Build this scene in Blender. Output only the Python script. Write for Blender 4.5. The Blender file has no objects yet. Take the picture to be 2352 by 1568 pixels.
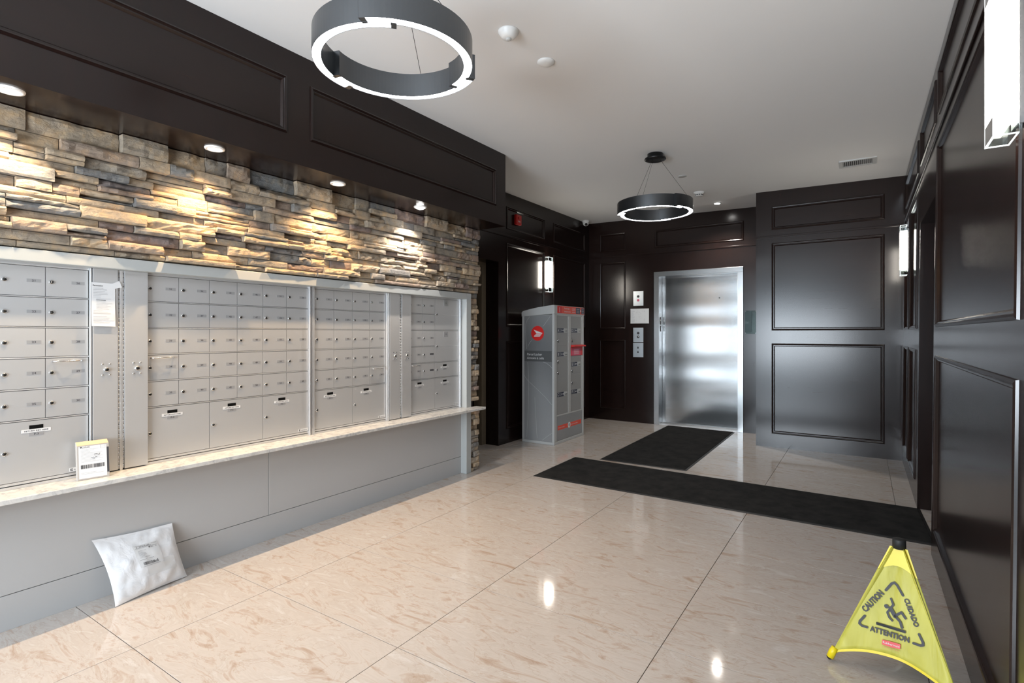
import bpy, bmesh, math, random
from mathutils import Vector, Matrix, noise
R = math.radians
D = bpy.data
scn = bpy.context.scene
C = scn.collection
rnd = random.Random(7)

# ------------------------------------------------------------------ camera
cam = D.cameras.new('camera'); camo = D.objects.new('camera', cam); C.objects.link(camo)
cam.sensor_width = 36; cam.lens = 36*1225.976/2352; cam.shift_y = -18.42/2352
cam.clip_start = 0.02
camo.location = (0, 0, 1.309); camo.rotation_euler = (math.pi/2, 0, 0.58166)
scn.camera = camo
# ------------------------------------------------------------------ view + world
vs = scn.view_settings
vs.view_transform = 'Standard'; vs.look = 'None'; vs.gamma = 1; vs.use_curve_mapping = False
vs.exposure = 0.0
W = D.worlds.new('world'); scn.world = W; W.use_nodes = True
wn = W.node_tree.nodes; bg = wn['Background']
bg.inputs[0].default_value = (0.62, 0.78, 1.0, 1); bg.inputs[1].default_value = 3.0

def lamp(name, kind, loc, energy, color=(1, 1, 1), rot=(0, 0, 0), parent=None, **kw):
    l = D.lights.new(name, kind); l.energy = energy; l.color = color
    for k, v in kw.items(): setattr(l, k, v)
    o = D.objects.new(name, l); o.location = loc; o.rotation_euler = rot
    C.objects.link(o)
    if parent: o.parent = parent
    return o
# daylight entering by the glazed entrance behind the camera
lamp('entrance_daylight', 'AREA', (-2.15, -3.40, 1.25), 80, (0.74, 0.88, 1.0), (math.pi/2, 0, 0), shape='RECTANGLE', size=1.1, size_y=2.1)
# fill lamps added behind the camera to brighten the lobby
# added fill behind the camera, aimed up to brighten the ceiling evenly
lamp('ceiling_fill', 'AREA', (-1.4, -2.3, 1.2), 235, (0.86, 0.93, 1.0), (R(180-56), 0, 0), shape='RECTANGLE', size=2.0, size_y=1.3)
lamp('overhead_fill', 'AREA', (-1.6, -1.9, 2.93), 35, (0.95, 0.97, 1.0), (0, 0, 0), shape='RECTANGLE', size=1.4, size_y=1.2)  # added fill from above, stands for no known fixture

# ------------------------------------------------------------------ materials
def new_mat(name):
    m = D.materials.new(name); m.use_nodes = True
    nt = m.node_tree; return m, nt, nt.nodes['Principled BSDF']
def mat(name, col, rough=0.5, metal=0.0, spec=0.5, emit=None, es=0, coat=0, coat_r=0.1, trans=0, aniso=0):
    m, nt, b = new_mat(name)
    b.inputs['Base Color'].default_value = (*col, 1); b.inputs['Roughness'].default_value = rough
    b.inputs['Metallic'].default_value = metal; b.inputs['Specular IOR Level'].default_value = spec
    b.inputs['Coat Weight'].default_value = coat; b.inputs['Coat Roughness'].default_value = coat_r
    if emit: b.inputs['Emission Color'].default_value = (*emit, 1); b.inputs['Emission Strength'].default_value = es
    if trans: b.inputs['Transmission Weight'].default_value = trans
    if aniso: b.inputs['Anisotropic'].default_value = aniso
    return m
def N(nt, t, **kw):
    n = nt.nodes.new(t)
    for k, v in kw.items(): setattr(n, k, v)
    return n
def ramp(nt, stops):
    r = N(nt, 'ShaderNodeValToRGB'); cr = r.color_ramp
    while len(cr.elements) < len(stops): cr.elements.new(0.5)
    for e, (p, c) in zip(cr.elements, stops): e.position = p; e.color = (*c, 1)
    return r
def noisetex(nt, vec, scale, detail=4, rough=0.5, dist=0):
    n = N(nt, 'ShaderNodeTexNoise'); n.inputs['Scale'].default_value = scale; n.inputs['Detail'].default_value = detail
    n.inputs['Roughness'].default_value = rough; n.inputs['Distortion'].default_value = dist
    if vec: nt.links.new(vec, n.inputs['Vector'])
    return n
def mapping(nt, src, scale=(1, 1, 1), rot=(0, 0, 0)):
    mp = N(nt, 'ShaderNodeMapping'); mp.inputs['Scale'].default_value = scale; mp.inputs['Rotation'].default_value = rot
    nt.links.new(src, mp.inputs['Vector']); return mp.outputs[0]
def bump(nt, b, h, strength, dist=0.01):
    bp = N(nt, 'ShaderNodeBump'); bp.inputs['Strength'].default_value = strength; bp.inputs['Distance'].default_value = dist
    nt.links.new(h, bp.inputs['Height']); nt.links.new(bp.outputs[0], b.inputs['Normal']); return bp

def wood_mat(name, vert=True):
    m, nt, b = new_mat(name)
    tc = N(nt, 'ShaderNodeTexCoord')
    v = mapping(nt, tc.outputs['Object'], (26, 26, 1.6) if vert else (1.6, 1.6, 30))
    n = noisetex(nt, v, 1.6, 6, 0.6, 0.3)
    r = ramp(nt, [(0.3, (0.0090, 0.0049, 0.0042)), (0.62, (0.0150, 0.0072, 0.0058)), (0.8, (0.022, 0.0098, 0.0075))])
    nt.links.new(n.outputs[0], r.inputs[0]); nt.links.new(r.outputs[0], b.inputs['Base Color'])
    n2 = noisetex(nt, tc.outputs['Object'], 2.2, 2)
    mr = N(nt, 'ShaderNodeMapRange'); mr.inputs[3].default_value = 0.19; mr.inputs[4].default_value = 0.22
    nt.links.new(n2.outputs[0], mr.inputs[0]); nt.links.new(mr.outputs[0], b.inputs['Roughness'])
    b.inputs['Specular IOR Level'].default_value = 0.40
    bump(nt, b, n.outputs[0], 0.03, 0.0015)
    return m
M = {}
M['wood'] = wood_mat('espresso_wood'); M['woodh'] = wood_mat('espresso_wood_across', False)
M['ceil'] = mat('ceiling_paint', (0.78, 0.77, 0.76), 0.75)
M['wall'] = mat('plain_wall_paint', (0.55, 0.53, 0.50), 0.7)
M['black'] = mat('black_void', (0.004, 0.004, 0.004), 0.8, spec=0.1)
M['alu'] = mat('anodised_aluminium', (0.57, 0.572, 0.575), 0.42, 0.5)
M['alu2'] = mat('aluminium_trim', (0.66, 0.665, 0.67), 0.33, 0.6)
M['gap'] = mat('door_gap', (0.035, 0.035, 0.037), 0.6)
M['greylam'] = mat('grey_laminate', (0.44, 0.44, 0.44), 0.45)
M['greypost'] = mat('grey_painted_trim', (0.40, 0.415, 0.41), 0.42)
M['chrome'] = mat('chrome', (0.62, 0.62, 0.62), 0.16, 1.0)
M['darkchrome'] = mat('keyhole', (0.03, 0.03, 0.03), 0.3, 0.6)
M['plate'] = mat('number_plate', (0.40, 0.40, 0.41), 0.4, 0.4)
M['ink'] = mat('print_ink', (0.045, 0.045, 0.05), 0.6)
M['inkgrey'] = mat('pale_print', (0.36, 0.36, 0.37), 0.7)
M['white'] = mat('white_plastic', (0.80, 0.80, 0.79), 0.4)
M['paper'] = mat('paper', (0.66, 0.66, 0.66), 0.6)
M['paperg'] = mat('grey_print_block', (0.58, 0.58, 0.60), 0.6)
M['beige'] = mat('beige_frame_paint', (0.17, 0.14, 0.10), 0.6, spec=0.2)
M['steeldark'] = mat('gunmetal_band', (0.115, 0.122, 0.13), 0.28, 0.9)
M['led'] = mat('led_strip', (1, 1, 1), 0.5, emit=(0.97, 0.97, 1.0), es=22)
M['blackmetal'] = mat('black_metal', (0.012, 0.012, 0.013), 0.28, 0.3)
M['sconce'] = mat('lit_frosted_glass', (1, 1, 1), 0.5, emit=(1.0, 0.93, 0.82), es=28)
M['edgelit'] = mat('edge_lit_acrylic', (0.9, 0.95, 0.95), 0.3, emit=(0.95, 1.0, 1.0), es=0.8)
M['bulb'] = mat('lamp_lens', (1, 1, 1), 0.5, emit=(1.0, 0.86, 0.66), es=30)
M['bulbw'] = mat('cool_lamp_lens', (1, 1, 1), 0.5, emit=(1.0, 0.97, 0.93), es=60)
M['red'] = mat('red_vinyl', (0.62, 0.018, 0.016), 0.4)
M['orange'] = mat('orange_red_vinyl', (0.70, 0.075, 0.04), 0.4)
M['pink'] = mat('pink_card', (0.62, 0.09, 0.16), 0.5)
M['navy'] = mat('navy_vinyl', (0.018, 0.024, 0.05), 0.4)
M['lockerframe'] = mat('locker_light_grey', (0.42, 0.425, 0.42), 0.38)
M['lockerdoor'] = mat('locker_door_grey', (0.27, 0.27, 0.265), 0.42)
M['yellow'] = mat('yellow_plastic', (0.74, 0.58, 0.006), 0.42)
M['grout'] = mat('grout', (0.13, 0.095, 0.07), 0.8)
M['redplastic'] = mat('red_plastic', (0.50, 0.012, 0.010), 0.35)
M['lead'] = mat('grille_grey', (0.55, 0.55, 0.54), 0.45)
M['card'] = mat('cardboard', (0.60, 0.43, 0.27), 0.8)
M['kraftgrey'] = mat('grey_card', (0.40, 0.37, 0.34), 0.8)

def brushed(name, col, rough, scale=(1.2, 1.2, 220), wob=0.0):
    m, nt, b = new_mat(name)
    tc = N(nt, 'ShaderNodeTexCoord'); v = mapping(nt, tc.outputs['Object'], scale)
    n = noisetex(nt, v, 1.0, 3)
    b.inputs['Base Color'].default_value = (*col, 1); b.inputs['Metallic'].default_value = 1.0
    mr = N(nt, 'ShaderNodeMapRange'); mr.inputs[3].default_value = rough*0.85; mr.inputs[4].default_value = rough*1.15
    nt.links.new(n.outputs[0], mr.inputs[0]); nt.links.new(mr.outputs[0], b.inputs['Roughness'])
    if wob:
        v2 = mapping(nt, tc.outputs['Object'], (0.04, 0.04, 1.7)); n2 = noisetex(nt, v2, 1.0, 1)
        mx = N(nt, 'ShaderNodeMath', operation='MULTIPLY_ADD'); mx.inputs[1].default_value = 0.004; 
        nt.links.new(n.outputs[0], mx.inputs[0]); nt.links.new(n2.outputs[0], mx.inputs[2])
        bump(nt, b, mx.outputs[0], wob, 0.10)
    return m
M['steel'] = brushed('brushed_steel', (0.44, 0.45, 0.455), 0.17, wob=0.32)
M['steelf'] = brushed('brushed_steel_frame', (0.45, 0.46, 0.465), 0.24)
M['steelplate'] = brushed('steel_plate', (0.60, 0.63, 0.65), 0.35)

# marble floor tile: each tile object gets its own piece of the pattern
m, nt, b = new_mat('cream_marble_tile'); M['tile'] = m
tc = N(nt, 'ShaderNodeTexCoord'); oi = N(nt, 'ShaderNodeObjectInfo')
sc = N(nt, 'ShaderNodeVectorMath', operation='MULTIPLY_ADD'); sc.inputs[1].default_value = (1, 1, 1)
cmb = N(nt, 'ShaderNodeCombineXYZ'); ml = N(nt, 'ShaderNodeMath', operation='MULTIPLY'); ml.inputs[1].default_value = 37.0
nt.links.new(oi.outputs['Random'], ml.inputs[0]); nt.links.new(ml.outputs[0], cmb.inputs[0]); nt.links.new(ml.outputs[0], cmb.inputs[1])
nt.links.new(tc.outputs['Object'], sc.inputs[0]); nt.links.new(cmb.outputs[0], sc.inputs[2])
v = mapping(nt, sc.outputs[0], (1.9, 5.6, 1), (0, 0, R(6)))
n1 = noisetex(nt, v, 2.0, 12, 0.66, 1.6)
r1 = ramp(nt, [(0.31, (0.39, 0.30, 0.235)), (0.41, (0.46, 0.392, 0.34)), (0.47, (0.51, 0.465, 0.43)), (0.56, (0.475, 0.425, 0.385)), (0.66, (0.54, 0.51, 0.485))])
nt.links.new(n1.outputs[0], r1.inputs[0])
v3 = mapping(nt, sc.outputs[0], (1.1, 2.6, 1), (0, 0, R(-32)))
n3 = noisetex(nt, v3, 1.7, 6, 0.6, 2.2)
r3 = ramp(nt, [(0.487, (1, 1, 1)), (0.5, (0.80, 0.72, 0.64)), (0.513, (1, 1, 1))])
nt.links.new(n3.outputs[0], r3.inputs[0])
mx = N(nt, 'ShaderNodeMix', data_type='RGBA', blend_type='MULTIPLY'); mx.inputs[0].default_value = 0.55
nt.links.new(r1.outputs[0], mx.inputs[6]); nt.links.new(r3.outputs[0], mx.inputs[7])
nt.links.new(mx.outputs[2], b.inputs['Base Color'])
b.inputs['Roughness'].default_value = 0.07; b.inputs['Specular IOR Level'].default_value = 0.5

# ledge stone: colour from the per-stone attribute
m, nt, b = new_mat('ledge_stone'); M['stone'] = m
at = N(nt, 'ShaderNodeAttribute', attribute_name='tint'); tc = N(nt, 'ShaderNodeTexCoord')
r = ramp(nt, [(0.0, (0.50, 0.395, 0.28)), (0.22, (0.44, 0.35, 0.255)), (0.42, (0.355, 0.30, 0.235)), (0.58, (0.30, 0.27, 0.235)), (0.72, (0.22, 0.22, 0.215)), (0.86, (0.27, 0.205, 0.18)), (1.0, (0.43, 0.33, 0.245))])
nt.links.new(at.outputs['Fac'], r.inputs[0])
n1 = noisetex(nt, tc.outputs['Object'], 14, 6, 0.65, 0.4)
r2 = ramp(nt, [(0.3, (0.50, 0.52, 0.56)), (0.5, (0.95, 0.95, 0.95)), (0.7, (1.35, 1.15, 0.88))])
nt.links.new(n1.outputs[0], r2.inputs[0])
mx = N(nt, 'ShaderNodeMix', data_type='RGBA', blend_type='MULTIPLY'); mx.inputs[0].default_value = 0.85
nt.links.new(r.outputs[0], mx.inputs[6]); nt.links.new(r2.outputs[0], mx.inputs[7]); nt.links.new(mx.outputs[2], b.inputs['Base Color'])
b.inputs['Roughness'].default_value = 0.8; b.inputs['Specular IOR Level'].default_value = 0.3
vv = mapping(nt, tc.outputs['Object'], (1, 1, 1.7))
nb = noisetex(nt, vv, 42, 10, 0.72, 0.5)
bump(nt, b, nb.outputs[0], 0.95, 0.013)

# quartz ledge
m, nt, b = new_mat('quartz_ledge'); M['quartz'] = m
tc = N(nt, 'ShaderNodeTexCoord'); n1 = noisetex(nt, tc.outputs['Object'], 22, 8, 0.7, 0.8)
r = ramp(nt, [(0.35, (0.40, 0.40, 0.39)), (0.5, (0.60, 0.585, 0.56)), (0.65, (0.68, 0.66, 0.62))])
nt.links.new(n1.outputs[0], r.inputs[0]); nt.links.new(r.outputs[0], b.inputs['Base Color']); b.inputs['Roughness'].default_value = 0.2
# mat carpet
m, nt, b = new_mat('charcoal_matting'); M['mat'] = m
tc = N(nt, 'ShaderNodeTexCoord'); n1 = noisetex(nt, tc.outputs['Object'], 7, 5, 0.7); n2 = noisetex(nt, tc.outputs['Object'], 420, 2)
r = ramp(nt, [(0.35, (0.012, 0.012, 0.012)), (0.7, (0.028, 0.027, 0.026))])
nt.links.new(n1.outputs[0], r.inputs[0]); nt.links.new(r.outputs[0], b.inputs['Base Color']); b.inputs['Roughness'].default_value = 0.95
b.inputs['Specular IOR Level'].default_value = 0.15; bump(nt, b, n2.outputs[0], 0.7, 0.004)
M['rubber'] = mat('rubber_edge', (0.012, 0.012, 0.012), 0.6)
# poly mailer
m, nt, b = new_mat('white_poly_mailer'); M['poly'] = m
tc = N(nt, 'ShaderNodeTexCoord'); n1 = noisetex(nt, tc.outputs['Object'], 16, 5, 0.55, 1.2)
b.inputs['Base Color'].default_value = (0.74, 0.745, 0.76, 1); b.inputs['Roughness'].default_value = 0.33
b.inputs['Subsurface Weight'].default_value = 0.0; bump(nt, b, n1.outputs[0], 0.35, 0.008)
# nylon sign cloth
m, nt, b = new_mat('yellow_nylon'); M['nylon'] = m; b.inputs['Specular IOR Level'].default_value = 0.3
tc = N(nt, 'ShaderNodeTexCoord'); vv = mapping(nt, tc.outputs['Object'], (9, 9, 1.4)); n1 = noisetex(nt, vv, 2.0, 3, 0.5, 0.5)
r = ramp(nt, [(0.3, (0.42, 0.385, 0.045)), (0.7, (0.56, 0.52, 0.11))])
nt.links.new(n1.outputs[0], r.inputs[0]); nt.links.new(r.outputs[0], b.inputs['Base Color']); b.inputs['Roughness'].default_value = 0.45
bump(nt, b, n1.outputs[0], 0.3, 0.02)
# locker side artwork: grey sheets with pale curved lines
m, nt, b = new_mat('locker_side_wrap'); M['wrap'] = m
tc = N(nt, 'ShaderNodeTexCoord'); 
wv = N(nt, 'ShaderNodeTexWave', wave_type='RINGS', rings_direction='SPHERICAL'); wv.inputs['Scale'].default_value = 0.32; wv.inputs['Distortion'].default_value = 1.4; wv.inputs['Detail'].default_value = 1; wv.inputs['Detail Scale'].default_value = 0.8
vv = mapping(nt, tc.outputs['Object'], (1.6, 1.0, 0.8)); nt.links.new(vv, wv.inputs[0])
r = ramp(nt, [(0.0, (0.155, 0.16, 0.165)), (0.86, (0.235, 0.24, 0.245)), (1.0, (0.25, 0.255, 0.26))])
nt.links.new(wv.outputs[1], r.inputs[0]); nt.links.new(r.outputs[0], b.inputs['Base Color']); b.inputs['Roughness'].default_value = 0.3
M['wrapband'] = mat('dark_grey_print_band', (0.085, 0.088, 0.09), 0.35)
# clear acrylic
m = D.materials.new('clear_acrylic'); m.use_nodes = True; M['acrylic'] = m
nt = m.node_tree; nt.nodes.remove(nt.nodes['Principled BSDF'])
tr = N(nt, 'ShaderNodeBsdfTransparent'); tr.inputs[0].default_value = (0.88, 0.93, 0.92, 1); gl = N(nt, 'ShaderNodeBsdfGlossy'); gl.inputs['Roughness'].default_value = 0.03
fr = N(nt, 'ShaderNodeFresnel'); fr.inputs[0].default_value = 1.5; ms = N(nt, 'ShaderNodeMixShader')
nt.links.new(fr.outputs[0], ms.inputs[0]); nt.links.new(tr.outputs[0], ms.inputs[1]); nt.links.new(gl.outputs[0], ms.inputs[2])
nt.links.new(ms.outputs[0], nt.nodes['Material Output'].inputs[0])

# ------------------------------------------------------------------ mesh builder
_tc = {}
def text_geo(s, size=1.0, bold=0.0, align='CENTER'):
    key = (s, bold, align)
    if key not in _tc:
        cu = D.curves.new('t', 'FONT'); cu.body = s; cu.size = 1.0; cu.align_x = align; cu.offset = bold; cu.resolution_u = 2
        o = D.objects.new('t', cu); C.objects.link(o)
        bpy.context.view_layer.update()
        me = D.meshes.new_from_object(o.evaluated_get(bpy.context.evaluated_depsgraph_get()))
        _tc[key] = ([(v.co.x, v.co.y) for v in me.vertices], [tuple(p.vertices) for p in me.polygons])
        D.objects.remove(o); D.curves.remove(cu); D.meshes.remove(me)
    vs_, fs = _tc[key]
    return [(x*size, y*size) for x, y in vs_], fs
class MB:
    def __init__(s): s.v = []; s.f = []; s.m = []; s.mats = []; s.sm = []
    def mi(s, m):
        if m not in s.mats: s.mats.append(m)
        return s.mats.index(m)
    def add(s, vs_, fs, m, smooth=False):
        o = len(s.v); s.v += [tuple(p) for p in vs_]; k = s.mi(m)
        for f in fs: s.f.append(tuple(i+o for i in f)); s.m.append(k); s.sm.append(smooth)
        return s
    def box(s, x0, x1, y0, y1, z0, z1, m):
        x0, x1 = min(x0, x1), max(x0, x1); y0, y1 = min(y0, y1), max(y0, y1); z0, z1 = min(z0, z1), max(z0, z1)
        v = [(x0, y0, z0), (x1, y0, z0), (x1, y1, z0), (x0, y1, z0), (x0, y0, z1), (x1, y0, z1), (x1, y1, z1), (x0, y1, z1)]
        return s.add(v, [(0, 3, 2, 1), (4, 5, 6, 7), (0, 1, 5, 4), (1, 2, 6, 5), (2, 3, 7, 6), (3, 0, 4, 7)], m)
    def fbox(s, fr, a0, a1, b0, b1, c0, c1, m):           # box in a frame fr(a,b,c)
        v = [fr(*p) for p in [(a0, b0, c0), (a1, b0, c0), (a1, b1, c0), (a0, b1, c0), (a0, b0, c1), (a1, b0, c1), (a1, b1, c1), (a0, b1, c1)]]
        return s.add(v, [(0, 3, 2, 1), (4, 5, 6, 7), (0, 1, 5, 4), (1, 2, 6, 5), (2, 3, 7, 6), (3, 0, 4, 7)], m)
    def lathe(s, c, ax, prof, n, m, smooth=True):         # prof = (r, h) along axis ax from point c
        ax = Vector(ax).normalized(); t = Vector((0, 0, 1)) if abs(ax.z) < .9 else Vector((1, 0, 0))
        u = ax.cross(t).normalized(); w = ax.cross(u); c = Vector(c); vs_ = []; fs = []
        for r_, h_ in prof:
            for i in range(n):
                a = 2*math.pi*i/n; vs_.append(c+ax*h_+(u*math.cos(a)+w*math.sin(a))*r_)
        for j in range(len(prof)-1):
            for i in range(n): fs.append((j*n+i, j*n+(i+1) % n, (j+1)*n+(i+1) % n, (j+1)*n+i))
        fs.append(tuple(range(n))[::-1]); fs.append(tuple((len(prof)-1)*n+i for i in range(n)))
        return s.add(vs_, fs, m, smooth)
    def tube(s, pts, r, n, m):
        pts = [Vector(p) for p in pts]; vs_ = []; fs = []
        up = Vector((0, 0, 1))
        for k, p in enumerate(pts):
            t = (pts[min(k+1, len(pts)-1)]-pts[max(k-1, 0)]).normalized()
            u = t.cross(up); u = u.normalized() if u.length > 1e-4 else Vector((1, 0, 0)); w = t.cross(u)
            rr = r[k] if isinstance(r, (list, tuple)) else r
            for i in range(n): a = 2*math.pi*i/n; vs_.append(p+(u*math.cos(a)+w*math.sin(a))*rr)
        for j in range(len(pts)-1):
            for i in range(n): fs.append((j*n+i, j*n+(i+1) % n, (j+1)*n+(i+1) % n, (j+1)*n+i))
        fs.append(tuple(range(n))[::-1]); fs.append(tuple((len(pts)-1)*n+i for i in range(n)))
        return s.add(vs_, fs, m, True)
    def text(s, t, fr, a, b, size, m, c=0.0, bold=0.0, align='CENTER', rot=0.0, sx=1.0):
        v, f = text_geo(t, size, bold, align); cs, sn = math.cos(rot), math.sin(rot)
        return s.add([fr(a+x*sx*cs-y*sn, b+x*sx*sn+y*cs, c) for x, y in v], f, m)
    def poly(s, fr, pts, m, c=0.0): return s.add([fr(x, y, c) for x, y in pts], [tuple(range(len(pts)))], m)
    def disc(s, fr, a, b, r, m, c=0.0, n=24): return s.poly(fr, [(a+r*math.cos(2*math.pi*i/n), b+r*math.sin(2*math.pi*i/n)) for i in range(n)], m, c)
    def stroke(s, fr, pts, w, m, c=0.0, dc=0.00003, cap=True):
        for k in range(len(pts)-1):
            (x0, y0), (x1, y1) = pts[k], pts[k+1]; l = math.hypot(x1-x0, y1-y0); nx, ny = -(y1-y0)/l*w/2, (x1-x0)/l*w/2
            s.poly(fr, [(x0-nx, y0-ny), (x1-nx, y1-ny), (x1+nx, y1+ny), (x0+nx, y0+ny)], m, c+dc*k)
        rng = range(len(pts)) if cap else range(1, len(pts)-1)
        for k in rng: s.disc(fr, pts[k][0], pts[k][1], w/2, m, c+dc*(len(pts)+k), 14)
        return s
    def mesh(s, name, off=(0, 0, 0)):
        me = D.meshes.new(name); o = Vector(off)
        me.from_pydata([tuple(Vector(p)-o) for p in s.v], [], s.f)
        for m in s.mats: me.materials.append(M[m])
        me.polygons.foreach_set('material_index', s.m); me.polygons.foreach_set('use_smooth', s.sm); me.update()
        return me
    def build(s, name, parent=None, bev=0, seg=2, loc=None):
        """mesh given in world space; origin goes to the parent's place (or loc)"""
        base = wloc(parent) if parent else Vector(loc or (0, 0, 0))
        o = D.objects.new(name, s.mesh(name, base)); C.objects.link(o)
        if parent: o.parent = parent
        else: o.location = base
        if bev: bevel(o, bev, seg)
        return o
def bevel(o, w, seg=2):
    b = o.modifiers.new('bevel', 'BEVEL'); b.width = w; b.segments = seg; b.limit_method = 'ANGLE'; b.angle_limit = R(40); b.harden_normals = False
def wloc(o):
    p = Vector((0, 0, 0))
    while o: p = p+o.location; o = o.parent
    return p
def tag(o, label, cat, group=None, kind=None):
    if label: o['label'] = label
    if cat: o['category'] = cat
    if group: o['group'] = group
    if kind: o['kind'] = kind
    return o
def thing(name, label, cat, loc, group=None):
    o = D.objects.new(name, None); o.empty_display_size = 0.05; C.objects.link(o); o.location = loc
    return tag(o, label, cat, group)
def struct(o, label=None):
    o['kind'] = 'structure'
    if label: o['label'] = label
    return o
def frame(O, u, v, n):
    O, u, v, n = Vector(O), Vector(u), Vector(v), Vector(n)
    return lambda a, b, c=0.0: O+u*a+v*b+n*c

# ------------------------------------------------------------------ panelled walls
PROF = [(-0.007, 0.0), (-0.005, 0.007), (0.003, 0.011), (0.010, 0.009), (0.013, 0.003), (0.019, 0.003), (0.024, -0.004), (0.028, -0.010)]
def moulding(fr, a0, a1, b0, b1, parent, mt='wood'):
    mb = MB(); vs_ = []; fs = []
    for i, h in PROF: vs_ += [fr(a0+i, b0+i, h), fr(a1-i, b0+i, h), fr(a1-i, b1-i, h), fr(a0+i, b1-i, h)]
    for k in range(len(PROF)-1):
        for j in range(4): fs.append((4*k+j, 4*k+(j+1) % 4, 4*k+4+(j+1) % 4, 4*k+4+j))
    mb.add(vs_, fs, mt, False); return mb.build('moulding', parent)
def panel_wall(name, fr, W_, H_, panels, holes, depth, label, mt='wood', rails=(), z0=0):
    """stile plane at c=0 facing +c; wall W_ x H_; panels recessed, holes cut right through"""
    xs = sorted({0, W_, *[p[0] for p in panels], *[p[1] for p in panels], *[h[0] for h in holes], *[h[1] for h in holes]})
    zs = sorted({z0, H_, *[p[2] for p in panels], *[p[3] for p in panels], *[h[2] for h in holes], *[h[3] for h in holes]})
    inside = lambda x, z, L: any(p[0] < x < p[1] and p[2] < z < p[3] for p in L)
    mb = MB()
    for i in range(len(xs)-1):
        for j in range(len(zs)-1):
            cx, cz = (xs[i]+xs[i+1])/2, (zs[j]+zs[j+1])/2
            if inside(cx, cz, holes): continue
            c1 = -0.016 if inside(cx, cz, panels) else 0
            mb.fbox(fr, xs[i], xs[i+1], zs[j], zs[j+1], -depth, c1, mt)
    o = struct(mb.build(name), label)
    for p in panels:
        q = MB().fbox(fr, p[0]+.001, p[1]-.001, p[2]+.001, p[3]-.001, -0.0158, -0.0095, 'woodh').build('panel', o)
        moulding(fr, p[0], p[1], p[2], p[3], o, mt)
    for a0, a1, zr in rails:
        MB().fbox(fr, a0, a1, zr-.012, zr+.012, 0.0002, 0.011, mt).build('rail_moulding', o, bev=.004)
    return o

HC = 3.10
def ceil_z(x, y): return 2.95-0.018*(x+2.77)+0.008*(y-2.5)

# floor
FL = struct(MB().box(-5.3, 1.2, -3.7, 7.8, -0.12, -0.0115, 'grout').build('floor'), 'cream marble tiled floor with thin brown grout')
tx0, ty0, sx, sy = -2.5352, 0.9896, 0.9144, 0.60764
g = 0.0015
for i in range(-3, 5):
    for j in range(-8, 12):
        x0, x1 = tx0+sx*i, tx0+sx*(i+1); y0, y1 = ty0+sy*j, ty0+sy*(j+1)
        x0, x1 = max(x0, -5.3), min(x1, 1.2); y1 = min(y1, 7.8); y0 = max(y0, -3.7)
        if x1-x0 < .02 or y1-y0 < .02: continue
        mb = MB(); cx, cy = (x0+x1)/2, (y0+y1)/2
        hx, hy = (x1-x0)/2-g, (y1-y0)/2-g; e = .0005
        vs_ = [(cx-hx, cy-hy, -.0115), (cx+hx, cy-hy, -.0115), (cx+hx, cy+hy, -.0115), (cx-hx, cy+hy, -.0115),
               (cx-hx, cy-hy, -e), (cx+hx, cy-hy, -e), (cx+hx, cy+hy, -e), (cx-hx, cy+hy, -e),
               (cx-hx+e, cy-hy+e, 0), (cx+hx-e, cy-hy+e, 0), (cx+hx-e, cy+hy-e, 0), (cx-hx+e, cy+hy-e, 0)]
        fs = [(0, 1, 5, 4), (1, 2, 6, 5), (2, 3, 7, 6), (3, 0, 4, 7), (4, 5, 9, 8), (5, 6, 10, 9), (6, 7, 11, 10), (7, 4, 8, 11), (8, 9, 10, 11)]
        mb.add(vs_, fs, 'tile'); mb.build('tile', FL)
# ceiling (very slightly out of level, as surveyed from the photograph)
cs = [(-5.3, -3.7), (1.2, -3.7), (1.2, 7.9), (-5.3, 7.9)]
mb = MB(); mb.add([(x, y, ceil_z(x, y)) for x, y in cs]+[(x, y, 3.3) for x, y in cs], [(0, 1, 2, 3), (7, 6, 5, 4), (0, 4, 5, 1), (1, 5, 6, 2), (2, 6, 7, 3), (3, 7, 4, 0)], 'ceil')
struct(mb.build('ceiling'), 'smooth white painted ceiling')

# far left wall (hall), plane x=-3.55 facing +x, opening to a side corridor
fr = frame((-3.55, 4.13, 0), (0, 1, 0), (0, 0, 1), (1, 0, 0)); Y = lambda y: y-4.13
P = []
for (y0, y1) in ((5.285, 6.181), (6.44, 7.42)):
    P += [(Y(y0), Y(y1), 2.562, 2.82), (Y(y0), Y(y1), 1.395, 2.38), (Y(y0), Y(y1), .178, 1.21)]
WFL = panel_wall('wall_far_left', fr, Y(7.75), 3.02, P, [(-1, Y(5.11), -1, 2.145)], 0.18, 'dark wood panelled wall beside the parcel locker, with a side passage', rails=((Y(4.14), Y(7.565), 2.47),))
# passage beyond
pw = MB(); pw.box(-5.2, -5.1, 3.0, 5.3, 0, 3.02, 'wood'); pw.box(-5.1, -3.7315, 5.115, 5.24, 0, 3.02, 'wood'); pw.box(-5.1, -3.30, 3.95, 4.06, 0, 3.02, 'wall')
struct(pw.build('wall_passage'), 'dark walls inside the side passage')
bf = MB(); bf.box(-3.86, -3.7315, 5.045, 5.113, 0, 2.15, 'beige'); bf.box(-3.80, -3.7315, 5.03, 5.045, 0, 2.15, 'beige'); bf.box(-3.86, -3.7315, 4.14, 5.045, 2.10, 2.15, 'beige')
struct(bf.build('trim_1', bev=.003), 'beige door frame at the mouth of the side passage')

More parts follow.
